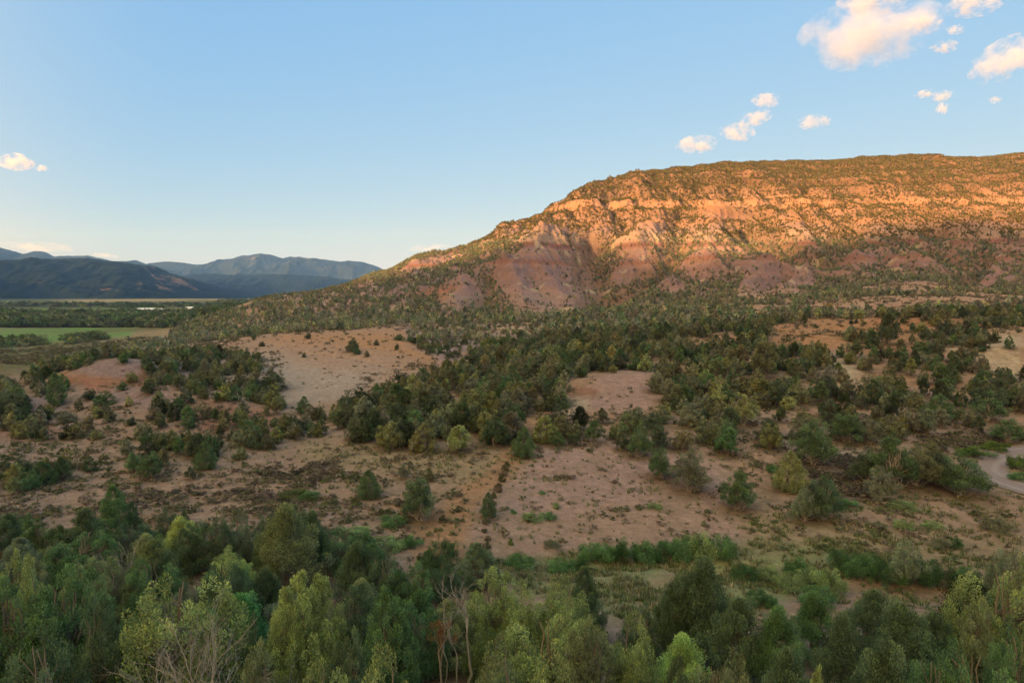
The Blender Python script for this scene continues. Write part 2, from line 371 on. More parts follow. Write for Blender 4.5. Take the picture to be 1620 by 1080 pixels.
# (soil, softness px, near/far limits in m, photo polygon)
SOIL = [
 (C_RED, 14, 90, 400, [(1380,490),(1620,490),(1620,560),(1380,560)]),
 (C_ORANGE, 10, 150, 400, [(1220,505),(1330,500),(1480,505),(1620,500),(1620,525),(1470,545),(1330,550),(1225,560)]),
 (C_PALE, 10, 130, 400, [(1480,520),(1620,525),(1620,620),(1560,600),(1500,560)]),
 (C_PALE, 8, 110, 300, [(1310,565),(1350,570),(1360,605),(1320,605)]),
 (C_ORANGE, 8, 110, 300, [(1050,545),(1170,530),(1180,560),(1060,575)]),
 (C_RED, 8, 110, 300, [(1085,585),(1120,585),(1120,600),(1085,600)]),
 (C_PINK, 8, 110, 300, [(960,590),(1040,585),(1030,650),(985,655),(900,655),(895,640),(930,610)]),
 (C_RED, 6, 110, 300, [(900,612),(945,615),(940,630),(905,632)]),
 (C_PALE, 6, 110, 300, [(893,634),(930,630),(935,650),(893,656)]),
 (C_TAN, 22, 70, 500, [(330,560),(430,520),(650,520),(750,560),(640,610),(520,655),(430,650),(400,600)]),
 (C_ORANGE, 10, 200, 500, [(420,540),(470,526),(560,524),(650,526),(700,545),(740,565),(700,590),(620,560),(520,545)]),
 (C_GREY, 12, 120, 600, [(330,585),(420,560),(520,585),(600,590),(560,625),(470,640),(380,620)]),
 (C_MAUVE, 8, 120, 700, [(640,512),(700,512),(790,515),(850,525),(800,540),(720,560),(760,575),(700,575),(650,540)]),
 (C_PALE, 4, 200, 700, [(690,514),(740,512),(735,524),(700,522)]),
 (C_PALE, 4, 200, 700, [(780,515),(838,520),(840,530),(790,528)]),
 (C_MAUVE, 6, 120, 400, [(120,572),(200,565),(330,560),(350,580),(250,610),(200,600),(120,592)]),
 (C_RED, 6, 120, 400, [(95,592),(200,598),(240,588),(235,610),(150,618),(100,605)]),
 (C_MAUVE, 8, 120, 400, [(180,615),(260,615),(290,640),(240,650),(170,640)]),
 (C_MAUVE, 8, 100, 400, [(10,630),(90,620),(110,660),(0,680)]),
 (C_RED, 8, 100, 400, [(-40,655),(60,650),(100,690),(-40,700)]),
 (C_RED, 12, 90, 300, [(330,640),(420,640),(440,680),(300,690)]),
 (C_TAN, 16, 70, 300, [(-100,690),(200,690),(560,700),(800,720),(780,800),(700,880),(300,840),(-100,840)]),
 (C_STRAW, 14, 90, 300, [(470,700),(790,715),(960,740),(1050,785),(820,770),(760,770),(500,730)]),
 (C_ORANGE, 12, 60, 200, [(640,800),(740,790),(740,880),(660,880)]),
 (C_ORANGE, 10, 60, 200, [(150,815),(290,820),(300,850),(200,850)]),
 (C_PINK, 30, 70, 200, [(820,700),(1130,720),(1160,860),(900,870),(760,880),(775,800)]),
 (C_TAN, 22, 60, 200, [(780,820),(1000,800),(1180,810),(1120,850),(900,860),(770,885)]),
 (C_STRAW, 16, 60, 200, [(1180,810),(1620,760),(1620,900),(1350,890),(1200,870)]),
 (C_TAN, 14, 70, 200, [(1340,790),(1620,770),(1620,860),(1480,850),(1340,830)]),
 (C_MEADOW, 14, 45, 120, [(760,890),(920,880),(1150,860),(1350,860),(1330,900),(1240,930),(1200,960),(1040,980),(940,950)]),
 (C_OLIVE, 10, 45, 120, [(700,880),(900,880),(980,890),(940,915),(820,900)]),
 (C_STRAW, 10, 45, 120, [(960,925),(1060,900),(1140,905),(1120,960),(1020,990),(950,960)]),
 (C_TAN, 12, 45, 120, [(1180,985),(1340,925),(1540,935),(1560,1000),(1300,990)]),
 (C_SCREE, 9, 80, 200, [(1265,735),(1340,725),(1390,745),(1370,790),(1280,790)]),
 (C_SCREE, 8, 80, 200, [(1450,690),(1600,690),(1590,710),(1480,712)]),
 (C_OLIVE, 12, 250, 900, [(-400,560),(0,560),(120,545),(260,545),(260,535),(0,540),(-400,545)]),
 (C_STRAW, 6, 250, 900, [(120,545),(230,528),(350,512),(350,520),(250,540),(130,560)]),
 (C_OLIVE, 12, 200, 600, [(-400,640),(-40,610),(60,585),(150,558),(230,545),(250,535),(120,542),(-400,552)]),
 (C_STRAW, 5, 330, 900, [(-400,552),(0,546),(120,538),(230,532),(350,522),(350,514),(230,527),(60,540),(-400,548)]),
 (C_FIELD, 3, 330, 900, [(-400,556),(0,547),(60,542),(120,538),(205,532),(218,516),(60,519),(-10,523),(-400,530)]),
 (C_PINK, 9, 380, 800, [(465,490),(520,472),(560,462),(600,450),(605,458),(560,474),(500,490)]),
 (C_RED, 5, 380, 800, [(640,470),(690,450),(720,455),(700,475)]),
 (C_MEADOW, 10, 45, 130, [(760,895),(920,884),(1150,874),(1330,870),(1390,890),(1330,915),(1240,945),(1190,975),(1040,1000),(930,960),(820,930)]),
 (C_STRAW, 8, 45, 120, [(980,930),(1060,905),(1130,912),(1100,960),(1030,975)]),
]
TANv = np.array(C_TAN)
colr = np.ones(GZ.shape + (3,)) * TANv
wpx = 26 * fbm(XX / 7, YY / 9, 4, 51, .6) + 12 * fbm(XX / 30, YY / 40, 2, 52)
wpy = 14 * fbm(XX / 7, YY / 9, 4, 53, .6) + 5 * fbm(XX / 30, YY / 40, 2, 54)
def blend(c, m):
    colr[:] = colr * (1 - m[..., None]) + np.array(c) * m[..., None]
# broad drift of the plain between tan, orange and grey soil
n_a = fbm(XX / 35, YY / 45, 4, 61); n_b = fbm(XX / 18, YY / 22, 4, 62)
blend(C_ORANGE, smooth(n_a, .05, .5) * .55); blend(C_GREY, smooth(-n_a, .1, .55) * .5)
blend(C_PINK, smooth(n_b, .1, .6) * .45)
# mesa: banded beds by height, redder low, buff ledges above
bed = GZ + 2.0 * fbm(XX / 90, YY / 90, 2, 71) - 0.012 * XX
strata = np.zeros(GZ.shape + (3,)) + np.array(C_PINK)
BEDS = [(-20, C_TAN), (-14, C_PINK), (-8, C_GREY), (-3, C_PINK), (2, C_MAUVE), (6, C_PINK), (12, C_MAUVE), (16, C_PINK), (19, C_RED), (22, C_MAUVE), (26, C_PINK), (29, C_GREY),
        (31, C_PINK), (36, (.26,.10,.085)), (39, C_PALE), (46, C_PALE), (49, C_GREY), (56, C_MAUVE), (62, C_ORANGE), (70, C_PINK), (78, C_ORANGE), (86, C_ORANGE), (90, C_ORANGE), (94, C_ORANGE),
        (104, C_TAN), (112, C_ORANGE), (118, C_ORANGE), (130, C_TAN), (150, C_ORANGE), (165, C_ORANGE), (180, C_TAN), (240, C_TAN)]
bh = np.array([b[0] for b in BEDS], float); bc = np.array([b[1] for b in BEDS])
for k in range(3): strata[..., k] = np.interp(bed, bh, bc[:, k])
fine = gnoise(bed / 1.1, XX / 300, 72)
strata *= (1 + 0.12 * fine[..., None])
blot = fbm(XX / 38, YY / 50, 4, 74)[..., None]
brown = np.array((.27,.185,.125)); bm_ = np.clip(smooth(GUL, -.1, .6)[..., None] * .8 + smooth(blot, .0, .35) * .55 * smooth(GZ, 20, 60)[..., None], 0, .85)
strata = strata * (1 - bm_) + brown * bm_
up_ = smooth(GZ, 62, 80) * (.45 + .45 * smooth(fbm(XX / 60, YY / 45, 4, 75), -.2, .3)) * (1 - CLIFF)
strata = strata * (1 - up_[..., None]) + np.array((.225,.145,.085)) * up_[..., None]
strata *= (1 - .22 * smooth(GZ, 100, 130))[..., None]
strata *= (.82 + .12 * smooth(GZ, 45, 70) + .18 * CLIFF)[..., None]
strata *= (1 - smooth(GZ, -16, -10) * (1 - smooth(GZ, 45, 62)))[..., None] * np.array([0.0, 0.0, 0.0]) + np.where((smooth(GZ, -16, -10) * (1 - smooth(GZ, 45, 62)))[..., None] > 0, 1 - (smooth(GZ, -16, -10) * (1 - smooth(GZ, 45, 62)))[..., None] * np.array([.0, .13, .07]), 1.0)
strata = strata * .75 + .25 * strata.mean(-1, keepdims=True) * np.array([1.28, .92, .80])
mm = smooth(YY, 395, 450) * (1 - smooth(YY, 1500, 2200)) * smooth(U2, -0.34, -0.28)
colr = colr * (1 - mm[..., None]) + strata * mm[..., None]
# exposed chalky outcrops scattered over the lower benches
chalk = smooth(fbm(XX / 14, YY / 20, 3, 73), .28, .45) * mm * (1 - smooth(GZ, 40, 60))
blend(C_PALE, chalk * .7)
vis = np.ones(GZ.shape)
for c, soft, ya, yb, poly in SOIL:
    m = (YY > ya * .85) & (YY < yb * 1.1)
    xs = [p[0] for p in poly]; ys = [p[1] for p in poly]
    m &= (PXg > min(xs) - 3 * soft) & (PXg < max(xs) + 3 * soft) & (PYg > min(ys) - 3 * soft) & (PYg < max(ys) + 3 * soft)
    if not m.any(): continue
    k = min(1.0, soft / 12)
    s_ = signed(PXg[m] + wpx[m] * k, PYg[m] + wpy[m] * k, poly)
    a = smooth(s_, -soft * 1.3, soft * 1.1) * .88
    colr[m] = colr[m] * (1 - a[:, None]) + np.array(c) * a[:, None]
# valley floor far left: fields, pasture, dry benches
vf = smooth(YY, 560, 700) * (1 - smooth(U2, -0.36, -0.30))
vf = np.maximum(vf, smooth(YY, 1400, 1800))
vn = fbm(XX / 260, YY / 120, 4, 81); vcol = np.zeros(GZ.shape + (3,)) + np.array(C_OLIVE)
m1 = smooth(vn, .05, .2)[..., None]; vcol = vcol * (1 - m1) + np.array(C_FIELD) * m1
m2 = smooth(-vn, .12, .25)[..., None]; vcol = vcol * (1 - m2) + np.array(C_STRAW) * m2
yb_ = YY + 900 * fbm(U2 * 22, YY / 2500, 3, 85)
m3 = (smooth(yb_, 2200, 2500) * (1 - smooth(yb_, 3700, 4000)) * smooth(U2, -0.69, -0.62) * (1 - smooth(U2, -0.44, -0.40)))[..., None]
far_ = smooth(YY, 1300, 1700)[..., None] * (1 - .35 * smooth(vn, .1, .3)[..., None])
vcol = vcol * (1 - far_) + np.array((.05,.07,.045)) * far_
m3 *= smooth(fbm(XX / 300, YY / 300, 3, 83), -.45, -.1)[..., None]
vcol = vcol * (1 - m3) + np.array((.17,.17,.11)) * m3
colr = colr * (1 - vf[..., None]) + vcol * vf[..., None]
# worn track beside the brush line
TRACK = [hit(a, b, 60) for a, b in [(690,885),(705,850),(722,810),(750,775),(790,752),(808,728),(828,700),(842,670),(850,640)]]
d, fr = seg_dist(XX, YY, TRACK); blend(C_ORANGE, np.exp(-(d / 2.3) ** 4) * .85)
colr *= np.array([1.0, 1.05, 1.13])
colr *= 1 - (mm * smooth(GZ, 40, 70))[..., None] * np.array([.04, .14, .16])
colr *= 1 - (.13 * smooth(YY, 45, 60) * (1 - smooth(YY, 240, 330)) * (1 - np.clip(tanfield * 1.6, 0, 1)))[..., None]
pb = smooth(fbm(XX / 6, YY / 8, 5, 92, .65), .02, .4) * .45 * (1 - .8 * np.clip(tanfield * 1.3, 0, 1)) * smooth(YY, 40, 60)
blend((.21,.155,.105), pb)
colr = np.clip(colr * (1 + 0.16 * fbm(XX / 2.5, YY / 3, 4, 91, .65))[..., None], .02, .6)

# ------------------------------------------------------------------ node helpers and ground material
def new_mat(name):
    m = bpy.data.materials.new(name); m.use_nodes = True
    nt = m.node_tree; nt.nodes.clear()
    out = nt.nodes.new("ShaderNodeOutputMaterial")
    return m, nt, out
def N(nt, typ, **kw):
    n = nt.nodes.new(typ)
    for k, v in kw.items():
        if k.startswith("i_"):
            key = k[2:]; n.inputs[int(key) if key.isdigit() else key.replace("_", " ")].default_value = v
        else: setattr(n, k, v)
    return n
def ground_mat():
    m, nt, out = new_mat("soil")
    L = nt.links.new
    at = N(nt, "ShaderNodeAttribute", attribute_name="soil")
    geo = N(nt, "ShaderNodeNewGeometry")
    n1 = N(nt, "ShaderNodeTexNoise", i_Scale=0.9, i_Detail=8.0, i_Roughness=0.68); L(geo.outputs["Position"], n1.inputs["Vector"])
    n2 = N(nt, "ShaderNodeTexNoise", i_Scale=4.5, i_Detail=6.0, i_Roughness=0.7); L(geo.outputs["Position"], n2.inputs["Vector"])
    n3 = N(nt, "ShaderNodeTexNoise", i_Scale=0.16, i_Detail=9.0, i_Roughness=0.75); L(geo.outputs["Position"], n3.inputs["Vector"])
    r1 = N(nt, "ShaderNodeMapRange", i_1=0.32, i_2=0.68, i_3=0.72, i_4=1.25); L(n1.outputs[0], r1.inputs[0])
    r2 = N(nt, "ShaderNodeMapRange", i_1=0.3, i_2=0.7, i_3=0.8, i_4=1.2); L(n2.outputs[0], r2.inputs[0])
    mu_ = N(nt, "ShaderNodeMath", operation='MULTIPLY'); L(r1.outputs[0], mu_.inputs[0]); L(r2.outputs[0], mu_.inputs[1])
    mx = N(nt, "ShaderNodeVectorMath", operation='SCALE'); L(at.outputs["Color"], mx.inputs[0]); L(mu_.outputs[0], mx.inputs[3])
    # litter, dead grass and low herbs in ragged patches
    r3 = N(nt, "ShaderNodeMapRange", i_1=0.52, i_2=0.62, i_3=0.0, i_4=0.75); L(n3.outputs[0], r3.inputs[0])
    r4 = N(nt, "ShaderNodeMapRange", i_1=0.50, i_2=0.58, i_3=0.0, i_4=1.0); L(n1.outputs[0], r4.inputs[0])
    m2 = N(nt, "ShaderNodeMath", operation='MULTIPLY'); L(r3.outputs[0], m2.inputs[0]); L(r4.outputs[0], m2.inputs[1])
    at2 = N(nt, "ShaderNodeAttribute", attribute_name="litter")
    m3 = N(nt, "ShaderNodeMath", operation='MULTIPLY'); L(m2.outputs[0], m3.inputs[0]); L(at2.outputs["Fac"], m3.inputs[1])
    mix = N(nt, "ShaderNodeMix", data_type='RGBA'); L(m3.outputs[0], mix.inputs[0]); L(mx.outputs[0], mix.inputs[6])
    mix.inputs[7].default_value = (.15, .125, .07, 1)
    bs = N(nt, "ShaderNodeBsdfDiffuse"); bs.inputs["Roughness"].default_value = 0.6
    L(mix.outputs[2], bs.inputs["Color"])
    ad = N(nt, "ShaderNodeMath", operation='MULTIPLY_ADD', i_1=0.25); L(n2.outputs[0], ad.inputs[0]); L(n1.outputs[0], ad.inputs[2])
    bp = N(nt, "ShaderNodeBump", i_Strength=0.8, i_Distance=0.5); L(ad.outputs[0], bp.inputs["Height"]); L(bp.outputs[0], bs.inputs["Normal"])
    L(bs.outputs[0], out.inputs[0])
    return m
iu, iv = np.meshgrid(np.arange(NU - 1), np.arange(NV - 1))
a = (iv * NU + iu).ravel()
faces = np.stack([a, a + 1, a + NU + 1, a + NU], 1)
verts = np.stack([XX.ravel(), YY.ravel(), GZ.ravel()], 1)
litter = (0.35 + 0.65 * smooth(YY, 20, 60)) * (1 - 0.85 * np.clip(tanfield * 1.5, 0, 1)) * (1 - 0.4 * mm)
me_ground = me = mesh_np("ground", verts, faces, [ground_mat()], True, {
    "soil": ('FLOAT_COLOR', 'POINT', np.concatenate([colr.reshape(-1, 3), np.ones((colr.shape[0] * colr.shape[1], 1))], 1)),
    "litter": ('FLOAT', 'POINT', litter)})
tag(link("ground", me), kind="structure")

# outer sheet: carries the ground on behind and beside the surveyed part and out to the horizon
def outer_mat():
    m, nt, out = new_mat("far_soil"); L = nt.links.new
    geo = N(nt, "ShaderNodeNewGeometry")
    n1 = N(nt, "ShaderNodeTexNoise", i_Scale=0.004, i_Detail=10.0, i_Roughness=0.7); L(geo.outputs["Position"], n1.inputs["Vector"])
    cr = N(nt, "ShaderNodeValToRGB"); L(n1.outputs[0], cr.inputs[0])
    cr.color_ramp.elements[0].position = .38; cr.color_ramp.elements[0].color = (.05, .06, .03, 1)
    cr.color_ramp.elements[1].position = .62; cr.color_ramp.elements[1].color = (.20, .16, .09, 1)
    bs = N(nt, "ShaderNodeBsdfDiffuse"); L(cr.outputs[0], bs.inputs[0]); L(bs.outputs[0], out.inputs[0])
    return m
M_OUT = outer_mat()
S = 16900.0
gx = np.linspace(-S, S, 61); gy = np.linspace(-S, S, 61)
X3, Y3 = np.meshgrid(gx, gy)
Z3 = np.full(X3.shape, -230.0)
a = (np.arange(60)[:, None] * 61 + np.arange(60)[None]).ravel()
me = mesh_np("outer_plain", np.stack([X3.ravel(), Y3.ravel(), Z3.ravel()], 1), np.stack([a, a + 1, a + 62, a + 61], 1), [M_OUT])
tag(link("outer_ground", me), kind="structure")

# ------------------------------------------------------------------ far hills and mountains
def hill_mat(name, dark, mid, bare, scale, bare_at, band=None):
    m, nt, out = new_mat(name); L = nt.links.new
    geo = N(nt, "ShaderNodeNewGeometry")
    n1 = N(nt, "ShaderNodeTexNoise", i_Scale=scale, i_Detail=12.0, i_Roughness=0.72); L(geo.outputs["Position"], n1.inputs["Vector"])
    n2 = N(nt, "ShaderNodeTexNoise", i_Scale=scale * 0.25, i_Detail=6.0, i_Roughness=0.6); L(geo.outputs["Position"], n2.inputs["Vector"])
    cr = N(nt, "ShaderNodeValToRGB"); L(n1.outputs[0], cr.inputs[0])
    cr.color_ramp.elements[0].position = .35; cr.color_ramp.elements[0].color = (*dark, 1)
    cr.color_ramp.elements[1].position = .62; cr.color_ramp.elements[1].color = (*mid, 1)
    at = N(nt, "ShaderNodeAttribute", attribute_name="bare")
    ad = N(nt, "ShaderNodeMath", operation='ADD'); L(at.outputs["Fac"], ad.inputs[0]); L(n2.outputs[0], ad.inputs[1])
    ad2 = N(nt, "ShaderNodeMath", operation='ADD'); L(ad.outputs[0], ad2.inputs[0]); L(n1.outputs[0], ad2.inputs[1])
    r = N(nt, "ShaderNodeMapRange", i_1=bare_at, i_2=bare_at + .16); L(ad2.outputs[0], r.inputs[0])
    mix = N(nt, "ShaderNodeMix", data_type='RGBA'); L(r.outputs[0], mix.inputs[0]); L(cr.outputs[0], mix.inputs[6]); mix.inputs[7].default_value = (*bare, 1)
    bs = N(nt, "ShaderNodeBsdfDiffuse"); L(mix.outputs[2], bs.inputs[0])
    bp = N(nt, "ShaderNodeBump", i_Strength=1.0, i_Distance=0.04 / scale); L(n1.outputs[0], bp.inputs["Height"]); L(bp.outputs[0], bs.inputs["Normal"])
    L(bs.outputs[0], out.inputs[0])
    return m

def range_mesh(name, sky_pts, Yc, front, back, zbase, mat, seed, gully=0.12, bare_fn=None, nu=500, nv=130):
    """a mountain range as a height field: the crest stands at distance Yc, its height read off the photographed skyline"""
    pxs = np.array([p[0] for p in sky_pts], float); pys = np.array([p[1] for p in sky_pts], float)
    px = np.linspace(pxs[0], pxs[-1], nu)
    py = np.interp(px, pxs, pys) + 1.7 * fbm(px / 16, px * 0 + seed, 4, seed, .6)
    u, s = ray(px, py)
    zc = s * Yc
    t = np.linspace(-1, 1, nv)
    prof = np.where(t < 0, (1 - np.abs(t)) ** 1.25, (1 - np.abs(t)) ** 1.1)
    Y = Yc + np.where(t < 0, t * front, t * back)
    Ug, Tg = np.meshgrid(u, t)
    Yg = np.repeat(Y[:, None], nu, 1)
    Xg = Ug * (Yc + (Yg - Yc) * 0.5)
    Zc = np.repeat(zc[None], nv, 0)
    P = np.repeat(prof[:, None], nu, 1)
    rel = Zc - zbase
    env = np.clip(1 - np.abs(Tg), 0, 1)
    rg = ridged(Xg / (front * .45) + .4 * fbm(Xg / front, Yg / front, 2, seed + 9), Yg / (front * 1.1), 5, seed)
    crest_fade = smooth(np.abs(Tg), 0.02, 0.25)
    Z = zbase + rel * P + rel * gully * (rg - 0.55) * crest_fade * smooth(env, 0, .3) * 2.2
    Z += rel * .05 * fbm(Xg / (front * .06), Yg / (front * .06), 4, seed + 3, .6) * crest_fade
    Z += rel * gully * .5 * (ridged(Xg / (front * .13), Yg / (front * .4), 4, seed + 5) - .55) * crest_fade * smooth(env, 0, .3)
    endf = smooth(Ug, u[0], u[0] + .02) * (1 - smooth(Ug, u[-1] - .02, u[-1]))
    a = (np.arange(nv - 1)[:, None] * nu + np.arange(nu - 1)[None]).ravel()
    bare = bare_fn(*project(Xg / Yg, Z / Yg), Z) if bare_fn else np.zeros(Z.shape)
    me = mesh_np(name, np.stack([Xg.ravel(), Yg.ravel(), Z.ravel()], 1), np.stack([a, a + 1, a + nu + 1, a + nu], 1), [mat], True,
                 {"bare": ('FLOAT', 'POINT', bare)})
    return tag(link(name, me), kind="structure")

M_HILL = hill_mat("pinyon_hill", (.006, .014, .010), (.020, .030, .020), (.24, .135, .085), 0.012, 1.28)
M_MTN = hill_mat("mountain_slope", (.014, .024, .018), (.036, .045, .03), (.24, .20, .13), 0.005, 1.30)
def bareA(px, py, z):
    b = .32 * np.exp(-(((px - 275) / 45) ** 2 + ((py - 450) / 16) ** 2)) + .22 * np.exp(-(((px - 170) / 26) ** 2 + ((py - 458) / 6) ** 2))
    b += .30 * np.exp(-(((py - 446.5) / 1.3) ** 2)) * (px < 95) + .16 * np.exp(-(((px - 235) / 26) ** 2 + ((py - 424) / 6) ** 2))
    return b
range_mesh("hills", [(-700,400),(-400,404),(-200,408),(0,411),(60,409),(140,408),(190,414),(225,419),(242,420),(258,430),(275,433),(300,446),(335,463),(362,474),(372,478)], 5000, 1500, 2600, -92, M_HILL, 5, .30, bareA)
def bareC(px, py, z):
    return .18 * smooth(-py, -422, -408) * (px > 340) + .22 * np.exp(-(((px - 520) / 60) ** 2 + ((py - 462) / 3) ** 2)) + .2 * np.exp(-(((px - 445) / 14) ** 2 + ((py - 434) / 3) ** 2))
range_mesh("mountains", [(225,422),(235,416),(265,413),(290,415),(320,420),(332,414),(348,411),(366,409),(380,404),(400,402.5),(412,400.5),(428,402),(447,408),(460,405.5),(475,406),(500,408),(520,411),(540,413),(552,412),(575,414),(592,419),(606,426),(640,434),(700,440),(800,452),(900,470)], 12500, 3800, 4000, -200, M_MTN, 8, .28, bareC)
range_mesh("mountains", [(-700,380),(-300,386),(-100,386),(0,391),(15,395),(35,401),(55,397),(68,397),(85,405),(105,404),(140,404),(160,408),(180,413),(205,412),(214,411),(228,416),(245,420),(300,436),(380,455),(420,470)], 11000, 3000, 4000, -200, M_MTN, 14, .25)
range_mesh("hills", [(240,452),(265,440),(300,434),(330,432.5),(352,434),(390,434),(430,433),(470,434),(520,438),(560,443),(600,448),(700,456),(760,470)], 8200, 2400, 2600, -165, M_HILL, 23, .25, lambda px, py, z: .25 * np.exp(-(((px - 500) / 80) ** 2 + ((py - 465) / 2.2) ** 2)))

# unseen ridge behind the camera, shaped to set the valley's shadow line, and a range added to shade the mountains to the left
TERM = [(-400,430),(560,452),(640,432),(700,420),(760,402),(830,372),(880,366),(930,384),(1000,378),(1060,402),(1150,408),(1240,392),(1340,372),(1420,352),(1500,345),(1620,343),(1900,335)]
sb = Vector((sun_dir.x, sun_dir.y)).normalized(); tperp = Vector((sb.y, -sb.x))
tperp = -tperp if tperp.x < 0 else tperp
DR = 1900.0
te = math.tan(SUN_EL)
tt, hh = [], []
for a_, b_ in TERM:
    if a_ < 600: continue
    x_, y_ = hit(a_, b_, 420); z_ = float(ground(x_, y_))
    tt.append(x_ * tperp.x + y_ * tperp.y)
    hh.append(z_ + te * (DR - (x_ * sb.x + y_ * sb.y)))
order = np.argsort(tt); tt = np.array(tt)[order]; hh = np.array(hh)[order]
print("ridge profile", list(zip(tt.round(), hh.round())))
nT, nD = 260, 40
tg = np.linspace(-2600, 2200, nT); dg = np.linspace(-1, 1, nD)
hp = np.interp(tg, tt, hh)
hp = hp + np.clip(tt[0] - 200 - tg, 0, 900) * 0.12
Tg2, Dg2 = np.meshgrid(tg, dg)
hp2 = -25 + (hp[None] + 25) * (1 - np.abs(Dg2)) ** 1.1 * (1 + .0 * Tg2)
rough = 10 * fbm(Tg2 / 180, Dg2 * 4, 4, 77) * smooth(np.abs(Dg2), 0.05, .3)
hp2 = hp2 + rough
Dd = DR + Dg2 * np.where(Dg2 < 0, 1000, 900)
Xr = Tg2 * tperp.x + Dd * sb.x; Yr = Tg2 * tperp.y + Dd * sb.y
a = (np.arange(nD - 1)[:, None] * nT + np.arange(nT - 1)[None]).ravel()
me = mesh_np("hills", np.stack([Xr.ravel(), Yr.ravel(), hp2.ravel()], 1), np.stack([a, a + 1, a + nT + 1, a + nT], 1), [M_HILL], True, {"bare": ('FLOAT', 'POINT', np.zeros(Xr.size))})
tag(link("hills", me), kind="structure")
# far range out of the frame to the left: crest line from A to B
def side_range(name, line, h, halfw, seed):
    P = np.array(line, float); d_ = np.r_[0, np.cumsum(np.hypot(*np.diff(P, axis=0).T))]
    t = np.linspace(0, 1, 240); w = np.linspace(-1, 1, 30); Tq, Wq = np.meshgrid(t, w)
    cx = np.interp(t * d_[-1], d_, P[:, 0]); cy = np.interp(t * d_[-1], d_, P[:, 1]); nx = -np.gradient(cy); ny = np.gradient(cx); l_ = np.hypot(nx, ny)
    X = cx + nx / l_ * Wq * halfw; Y = cy + ny / l_ * Wq * halfw
    Z = -230 + (np.interp(t, [0, .3, 1], h) + 230) * (1 - np.abs(Wq)) ** 1.1 * (np.sin(PI * np.clip(Tq, 0.0, 1)) ** .25) * (1 + .10 * fbm(Tq * 9, Wq * 2, 4, seed))
    a = (np.arange(29)[:, None] * 240 + np.arange(239)[None]).ravel()
    me = mesh_np(name, np.stack([X.ravel(), Y.ravel(), Z.ravel()], 1), np.stack([a, a + 1, a + 241, a + 240], 1), [M_MTN], True, {"bare": ('FLOAT', 'POINT', np.zeros(X.size))})
    tag(link(name, me), kind="structure")
side_range("mountains", [(-4200,-3000),(-4600,-1000),(-6900,4300),(-9400,8600),(-11200,11200)], [700, 800, 1130], 1500, 90)

# ------------------------------------------------------------------ haze: one closed box of thin pale air
def haze_box():
    x0, x1, y0, y1, z0, z1 = -17000, 17000, -17000, 17000, -232, 1250
    v = [(x, y, z) for x in (x0, x1) for y in (y0, y1) for z in (z0, z1)]
    f = [(0,1,3,2),(4,6,7,5),(0,4,5,1),(2,3,7,6),(0,2,6,4),(1,5,7,3)]
    me = bpy.data.meshes.new("haze"); me.from_pydata(v, [], f)
    m, nt, out = new_mat("haze")
    pv = nt.nodes.new("ShaderNodeVolumePrincipled")
    pv.inputs["Color"].default_value = (.18, .40, 1.0, 1)
    pv.inputs["Absorption Color"].default_value = (1, 1, 1, 1)
    pv.inputs["Density"].default_value = HAZE
    pv.inputs["Anisotropy"].default_value = 0.0
    nt.links.new(pv.outputs[0], out.inputs["Volume"])
    me.materials.append(m)
    tag(link("haze", me), kind="stuff")
HAZE = 4.6e-5
haze_box()

# ------------------------------------------------------------------ plants: leaf and bark materials
def leaf_mat(name, instanced=False, trans=0.34, var=0.70):
    m, nt, out = new_mat(name); L = nt.links.new
    if instanced:
        at = N(nt, "ShaderNodeAttribute", attribute_name="tone"); at.attribute_type = 'INSTANCER'; c0 = at.outputs["Color"]
    else:
        oi = N(nt, "ShaderNodeObjectInfo"); c0 = oi.outputs["Color"]
    lv = N(nt, "ShaderNodeAttribute", attribute_name="leafvar")
    r = N(nt, "ShaderNodeMapRange", i_1=0.0, i_2=1.0, i_3=1.0 - var, i_4=1.0 + var); L(lv.outputs["Fac"], r.inputs[0])
    sc_ = N(nt, "ShaderNodeVectorMath", operation='SCALE'); L(c0, sc_.inputs[0]); L(r.outputs[0], sc_.inputs[3])
    # young tips are yellower
    tip = N(nt, "ShaderNodeAttribute", attribute_name="tip")
    ml = N(nt, "ShaderNodeVectorMath", operation='MULTIPLY'); L(sc_.outputs[0], ml.inputs[0]); ml.inputs[1].default_value = (1.5, 1.38, 0.9)
    mix = N(nt, "ShaderNodeMix", data_type='RGBA'); L(tip.outputs["Fac"], mix.inputs[0]); L(sc_.outputs[0], mix.inputs[6]); L(ml.outputs[0], mix.inputs[7])
    d = N(nt, "ShaderNodeBsdfDiffuse"); t = N(nt, "ShaderNodeBsdfTranslucent"); L(mix.outputs[2], d.inputs[0]); L(mix.outputs[2], t.inputs[0])
    ms = N(nt, "ShaderNodeMixShader", i_0=trans); L(d.outputs[0], ms.inputs[1]); L(t.outputs[0], ms.inputs[2]); L(ms.outputs[0], out.inputs[0])
    return m
def bark_mat(name, c1, c2, scale=6.0):
    m, nt, out = new_mat(name); L = nt.links.new
    tc_ = N(nt, "ShaderNodeTexCoord")
    mp = N(nt, "ShaderNodeMapping"); mp.inputs["Scale"].default_value = (scale * 3, scale * 3, scale); L(tc_.outputs["Object"], mp.inputs[0])
    n1 = N(nt, "ShaderNodeTexNoise", i_Scale=3.0, i_Detail=5.0); L(mp.outputs[0], n1.inputs["Vector"])
    cr = N(nt, "ShaderNodeMix", data_type='RGBA'); L(n1.outputs[0], cr.inputs[0]); cr.inputs[6].default_value = (*c1, 1); cr.inputs[7].default_value = (*c2, 1)
    d = N(nt, "ShaderNodeBsdfDiffuse"); L(cr.outputs[2], d.inputs[0]); L(d.outputs[0], out.inputs[0])
    return m
M_LEAF = leaf_mat("foliage"); M_LEAFI = leaf_mat("foliage_mass", True)
